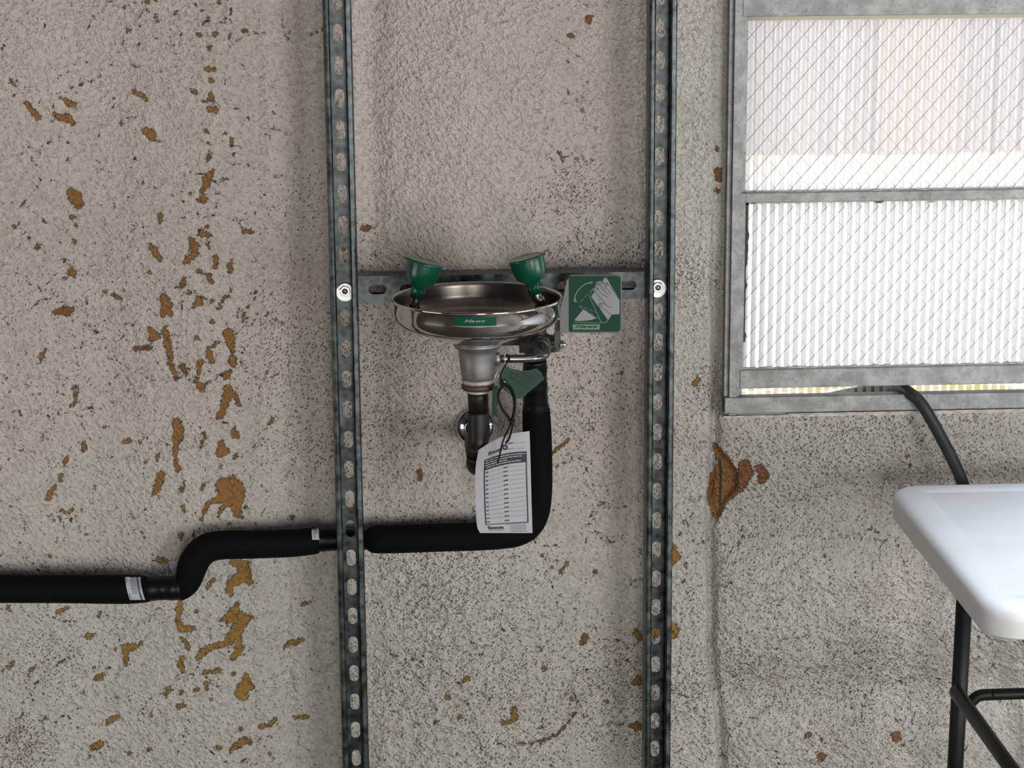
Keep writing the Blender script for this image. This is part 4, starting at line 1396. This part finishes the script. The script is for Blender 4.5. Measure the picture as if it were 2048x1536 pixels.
b = MB()
FU0, FU1, FV0, FV1 = 0.155, 0.935, 0.185, 0.905
HB = 0.305
tq(b, FU0, FV0, FU1, HB, 0)
for u0, v0, u1, v1 in ((FU0, FV0, FU0 + 0.022, FV1), (FU1 - 0.022, FV0, FU1, FV1), (FU0, FV1 - 0.008, FU1, FV1)):
    tq(b, u0, v0, u1, v1, 0)
rr = random.Random(3)
for k, (u0, u1) in enumerate(((0.18, 0.91), (0.18, 0.86), (0.18, 0.58), (0.20, 0.84))):    # illegible light lines in the dark header
    v0 = FV0 + 0.016 + k * 0.025
    u = u0
    while u < u1:
        w = rr.uniform(0.04, 0.12)
        tq(b, u, v0, min(u + w, u1), v0 + 0.009, 2, 0.0006)
        u += w + 0.014
for k in range(13):
    v = HB + 0.035 + k * (FV1 - HB - 0.045) / 12.4
    if k < 12:
        tq(b, FU0 + 0.11, v, 0.50, v + 0.0028, 1)
        tq(b, 0.62, v, FU1 - 0.035, v + 0.0028, 1)
    for u, w in ((FU0 + 0.035, 0.05), (0.51, 0.085)):
        for q_ in range(3):
            tq(b, u + q_ * w / 3, v - 0.012, u + q_ * w / 3 + w / 3.8, v + 0.003 * rr.random(), 0)
ttext(b, 'Encon', 0.22, 0.105, 0.475, 0.150, 0, weight=0.035)
ttext(b, 'Encon', 0.19, 0.922, 0.475, 0.958, 0, weight=0.05)
ttext(b, 'SAFETY PRODUCTS', 0.195, 0.966, 0.48, 0.976, 0)
ttext(b, 'UNIT #', 0.585, 0.142, 0.69, 0.156, 0)
tq(b, 0.585, 0.088, 0.68, 0.098, 0)
tq(b, 0.70, 0.096, 0.92, 0.0995, 1)
tq(b, 0.73, 0.152, 0.92, 0.1555, 1)
for k in range(5):
    v0 = 0.928 + k * 0.0135
    u = 0.60
    while u < 0.88 - 0.03 * (k % 2):
        w = rr.uniform(0.03, 0.09)
        tq(b, u, v0, u + w, v0 + 0.006, 1)
        u += w + 0.012
tq(b, 0.52, 0.912, 0.90, 0.918, 1)
b.build('printed_form', [M['ink'], M['ink_grey'], M['paper']], rt, recalc=False)

HOLE_UV = (0.53, 0.12)
hp_ = T(*HOLE_UV)
b = MB()
b.lathe([(0.0016, 0.0002), (0.0042, 0.0002), (0.0042, 0.0010), (0.0016, 0.0010)], hp_, (0, -1, 0), 20, smooth=False)
b.build('eyelet', M['ink'], rt)

# black cable tie
tie = thing('cable_tie', 'black plastic cable tie looped through the green tag, holding the white record tag', 'cable tie', P(1022, 845, -0.30))
b = MB()
Z3 = lambda x, y: (880 + x / 3.49, 680 + y / 3.49)
loop = [(497, 580, -.298), (478, 540, -.300), (440, 490, -.301), (413, 430, -.301), (408, 380, -.300), (425, 335, -.297), (448, 312, -.293), (470, 318, -.288), (502, 355, -.290), (520, 420, -.294), (520, 490, -.297), (508, 545, -.299), (505, 575, -.300)]
b.tube(smooth_path([P(*Z3(x, y), d) for x, y, d in loop], 6), 0.0027, 8, flat=(1.0, 0.7))
b.build('loop', M['tie'], tie)
b = MB()
hc = P(*Z3(503, 577), -.3005)
b.box((hc.x - 0.0042, hc.y - 0.003, hc.z - 0.004), (hc.x + 0.0042, hc.y + 0.003, hc.z + 0.004))
b.build('ratchet_head', M['tie'], tie, bevel=0.0008)
b = MB()
hole3 = (458, 718)
tail = [(498, 575, -.303), (478, 620, -.304), (455, 668, -.305), (436, 720, -.3045), (422, 780, -.303), (410, 830, -.3025), (405, 862, -.302)]
pts = smooth_path([P(*Z3(x, y), d) for x, y, d in tail], 5)
b.tube(pts, [0.0024 if i < 12 else 0.0020 for i in range(len(pts))], 8, flat=(1.0, 0.6))
b.tube(smooth_path([P(*Z3(508, 575), -.299), P(*Z3(500, 630), -.297), P(*Z3(482, 690), -.292), P(*Z3(460, 720), -.290)], 5), 0.0021, 8, flat=(1.0, 0.6))
b.build('tail', M['tie'], tie)


def green_tag(label, outline, y0, y1, lines, hole):
    t = thing('green_tag', label, 'tag', P(*outline[0], y0))
    xs_ = [p[0] for p in outline]
    x0, x1 = min(xs_), max(xs_)
    D = lambda px: y0 + (y1 - y0) * (px - x0) / (x1 - x0)
    b = MB()
    n = len(outline)
    pv, pf = poly_tris(outline)
    f = [P(px, py, D(px)) for px, py in outline]
    bk = [p + Vector((0, 0.0006, 0)) for p in f]
    b.add(f + bk, pf + [tuple(i + n for i in tr[::-1]) for tr in pf] + [(i, (i + 1) % n, n + (i + 1) % n, n + i) for i in range(n)])
    card = b.build('card', M['gtag'], t)
    if lines:
        b = MB()
        for x0_, y0_, x1_, y1_, w in lines:
            k = 6
            vs, fs = stroke([(x0_ + (x1_ - x0_) * i / k, y0_ + (y1_ - y0_) * i / k) for i in range(k + 1)], w)
            b.add([P(px, py, D(px) - 0.0005) for px, py in vs], fs)
        b.build('printed_lines', M['gtag_ink'], card, recalc=False)
    if hole:
        b = MB()
        c = P(*hole, D(hole[0]) - 0.0003)
        b.lathe([(0.0026, 0.0), (0.0046, 0.0), (0.0046, 0.0009), (0.0026, 0.0009)], c, (0, -1, 0), 20, 0, smooth=False)
        b.lathe([(0, 0.0003), (0.0028, 0.0003)], c, (0, -1, 0), 20, 1, smooth=False)
        b.build('eyelet', [M['gtag_ink'], M['ring']], t)
    return t


Z4 = lambda x, y: (990 + x / 17.07, 720 + y / 17.07)
gl = []
for (xa, ya), (xb, yb) in (((500, 400), (800, 540)), ((480, 480), (1180, 960)), ((600, 450), (1240, 850)), ((740, 440), (1300, 800)), ((860, 420), (1350, 740)), ((960, 420), (1440, 700)), ((1100, 400), (1500, 640)), ((1250, 350), (1540, 590)), ((480, 560), (1100, 1020))):
    gl.append((*Z4(xa, ya), *Z4(xb, yb), 1.5))
gt = green_tag('green paper instruction tag with dark printed lines, tilted below the supply tube',
               [Z4(330, 170), Z4(500, 290), Z4(740, 330), Z4(930, 375), Z4(1150, 350), Z4(1420, 280), Z4(1590, 440), Z4(1690, 650), Z4(1300, 980), Z4(1100, 1150), Z4(960, 1290), Z4(690, 1335), Z4(560, 1230), Z4(150, 890), Z4(130, 760), Z4(180, 520)],
               -0.272, -0.262, gl, Z4(325, 770))
b = MB()
b.tube(smooth_path([P(1015, 710, -0.2668), P(1017, 718, -0.268), P(1011, 730, -0.2765), P(1001, 750, -0.278), P(1006, 765, -0.276), P(1009, 766, -0.272)], 5), 0.0011, 8)
b.tube(smooth_path([P(1015 + 4 * math.sin(a), 717 + 7.5 * math.cos(a), -0.26 - 0.0072 * abs(math.cos(a / 2))) for a in np.linspace(0, math.pi, 7)], 3), 0.0011, 8)
b.build('hanging_string', M['tie'], gt)
g2 = green_tag('narrow green tag seen edge-on, hanging left of the cable tie loop',
               [(985, 774), (990, 771), (997, 772), (998.5, 790), (996, 806), (992.5, 824), (989, 831), (985.5, 835), (983.5, 826), (984.5, 800)], -0.285, -0.262, None, None)
b = MB()
b.tube(smooth_path([P(1009, 706, -0.2690), P(1010, 727, -0.2690), P(1002, 742, -0.275), P(992, 760, -0.277), P(989, 773, -0.276)], 5), 0.0007, 6)
b.tube(smooth_path([P(1006, 727, -0.268), P(998, 738, -0.274), P(990, 755, -0.277), P(990, 774, -0.276)], 5), 0.0006, 6)
b.build('tie_wire', M['zinc'], g2)

# ------------------------------------------------------------------ folding table
TZ, TT = 0.732, 0.046
TB = P(1900, 965, -0.1)
tbl = thing('folding_table', 'white plastic folding table with dark tube legs under the window', 'table', (1.35, -0.42, 0))
x0t, x1t, y0t, y1t = 0.733, 1.96, -0.715, -0.127
b = MB()


def rr2(inset, rad):
    out = []
    for cx_, cy_, a0_ in ((x1t, y1t, 0), (x0t, y1t, 90), (x0t, y0t, 180), (x1t, y0t, 270)):
        sx = -1 if cx_ == x1t else 1
        sy = -1 if cy_ == y1t else 1
        r = max(rad - inset, 0.004)
        ox, oy = cx_ + sx * (inset + r), cy_ + sy * (inset + r)
        for k in range(9):
            a = math.radians(a0_ + 90 * k / 8)
            out.append((ox + r * math.cos(a), oy + r * math.sin(a)))
    return out


levels = [(0.022, TZ - TT), (0.006, TZ - TT), (0.002, TZ - TT + 0.003), (0.0, TZ - 0.022), (0.001, TZ - 0.012), (0.004, TZ - 0.005), (0.010, TZ - 0.0012), (0.018, TZ), (0.048, TZ), (0.0495, TZ - 0.0012), (0.052, TZ - 0.0012)]
rings = [[(x, y, z) for x, y in rr2(i, 0.048)] for i, z in levels]
n = len(rings[0])
vs = [p for r in rings for p in r]
fs = [(k * n + i, k * n + (i + 1) % n, (k + 1) * n + (i + 1) % n, (k + 1) * n + i) for k in range(len(rings) - 1) for i in range(n)]
fs += [tuple(range(n))[::-1], tuple((len(rings) - 1) * n + i for i in range(n))]
b.add(vs, fs, 0, True)
b.build('table_top', M['table'], tbl, auto=38)
LR = 0.0122
lx = 0.833
topz = TZ - TT + 0.004
for xl in (lx, x1t - 0.11):
    dx = 0.0
    for yl, nm in ((-0.20, 'leg'), (-0.63, 'leg')):
        b = MB()
        if xl == lx and yl == -0.20:
            pa, pb = P(1932, 1140, -0.235), P(1909, 1560, -0.235)
            k = pb - pa
            foot = pa + k * ((0.0 - pa.z) / k.z)
            headp = pa + k * ((topz - pa.z) / k.z)
            A, B_ = headp, foot
        else:
            A, B_ = Vector((xl - 0.0, yl, topz)), Vector((xl + (-0.02 if xl == lx else 0.02), yl, 0))
        d = (A - B_).normalized()
        b.tube([B_ + d * 0.012, A], LR, 20)
        lg = b.build('leg', M['legs'], tbl)
        f = MB()
        f.lathe([(0, 0), (0.015, 0), (0.0155, 0.004), (0.0145, 0.028), (0.0122, 0.030), (0, 0.030)], (B_.x, B_.y, 0.0), seg=20)
        f.build('foot_cap', M['rubber_and_gap'], lg)
    yb0, yb1 = -0.235, -0.63
    b = MB()
    if xl == lx:
        a_, c_ = P(1913, 1385, -0.262), P(2010, 1520, -0.45)
        k = c_ - a_
        e = a_ + k * ((-0.63 - a_.y) / k.y)
        b.tube([a_ - k * 0.02, e], 0.0125, 18, flat=(1.0, 0.8))
        b.build('brace', M['brace'], tbl)
        b = MB()
        c0 = [P(1936, 1408, -0.235), P(1944, 1402, -0.235), P(1953, 1394, -0.235), P(1964, 1390, -0.235), P(1985, 1389, -0.235), P(2048, 1387, -0.235)]
        e1 = Vector((x1t - 0.13, -0.235, c0[-1].z + 0.004))
        b.tube(smooth_path([tuple(p) for p in c0] + [tuple((c0[-1] + e1) / 2), tuple(e1)], 6), 0.0088, 16)
        b.build('stretcher', M['legs'], tbl)
    else:
        b.tube([(xl, yb0, 0.32), (xl, yb1, 0.32)], 0.011, 16)
        b.build('brace', M['legs'], tbl)

# ------------------------------------------------------------------ cord through the window gap
b = MB()
cp = [(1560, 812, 0.60), (1640, 800, 0.30), (1700, 788, 0.10), (1722, 784.5, 0.066), (1755, 779, 0.052), (1782, 776.5, 0.035), (1806, 779, 0.008), (1822, 788, -0.016), (1840, 804, -0.026), (1862, 838, -0.034), (1885, 880, -0.044), (1908, 925, -0.056), (1927, 970, -0.068), (1958, 1060, -0.085), (1998, 1150, -0.085), (2045, 1242, -0.075), (2075, 1350, -0.06), (2096, 1480, -0.05), (2100, 1640, -0.05), (2101, 1806, -0.05)]
b.tube(smooth_path([P(x, y, d) for x, y, d in cp], 8), 0.0098, 16, flat=(1.0, 0.85))
ob = b.build('power_cord', M['cord'])
tag(ob, 'thick black cord coming in under the window sash and dropping behind the white table', 'cord')

bpy.context.view_layer.update()
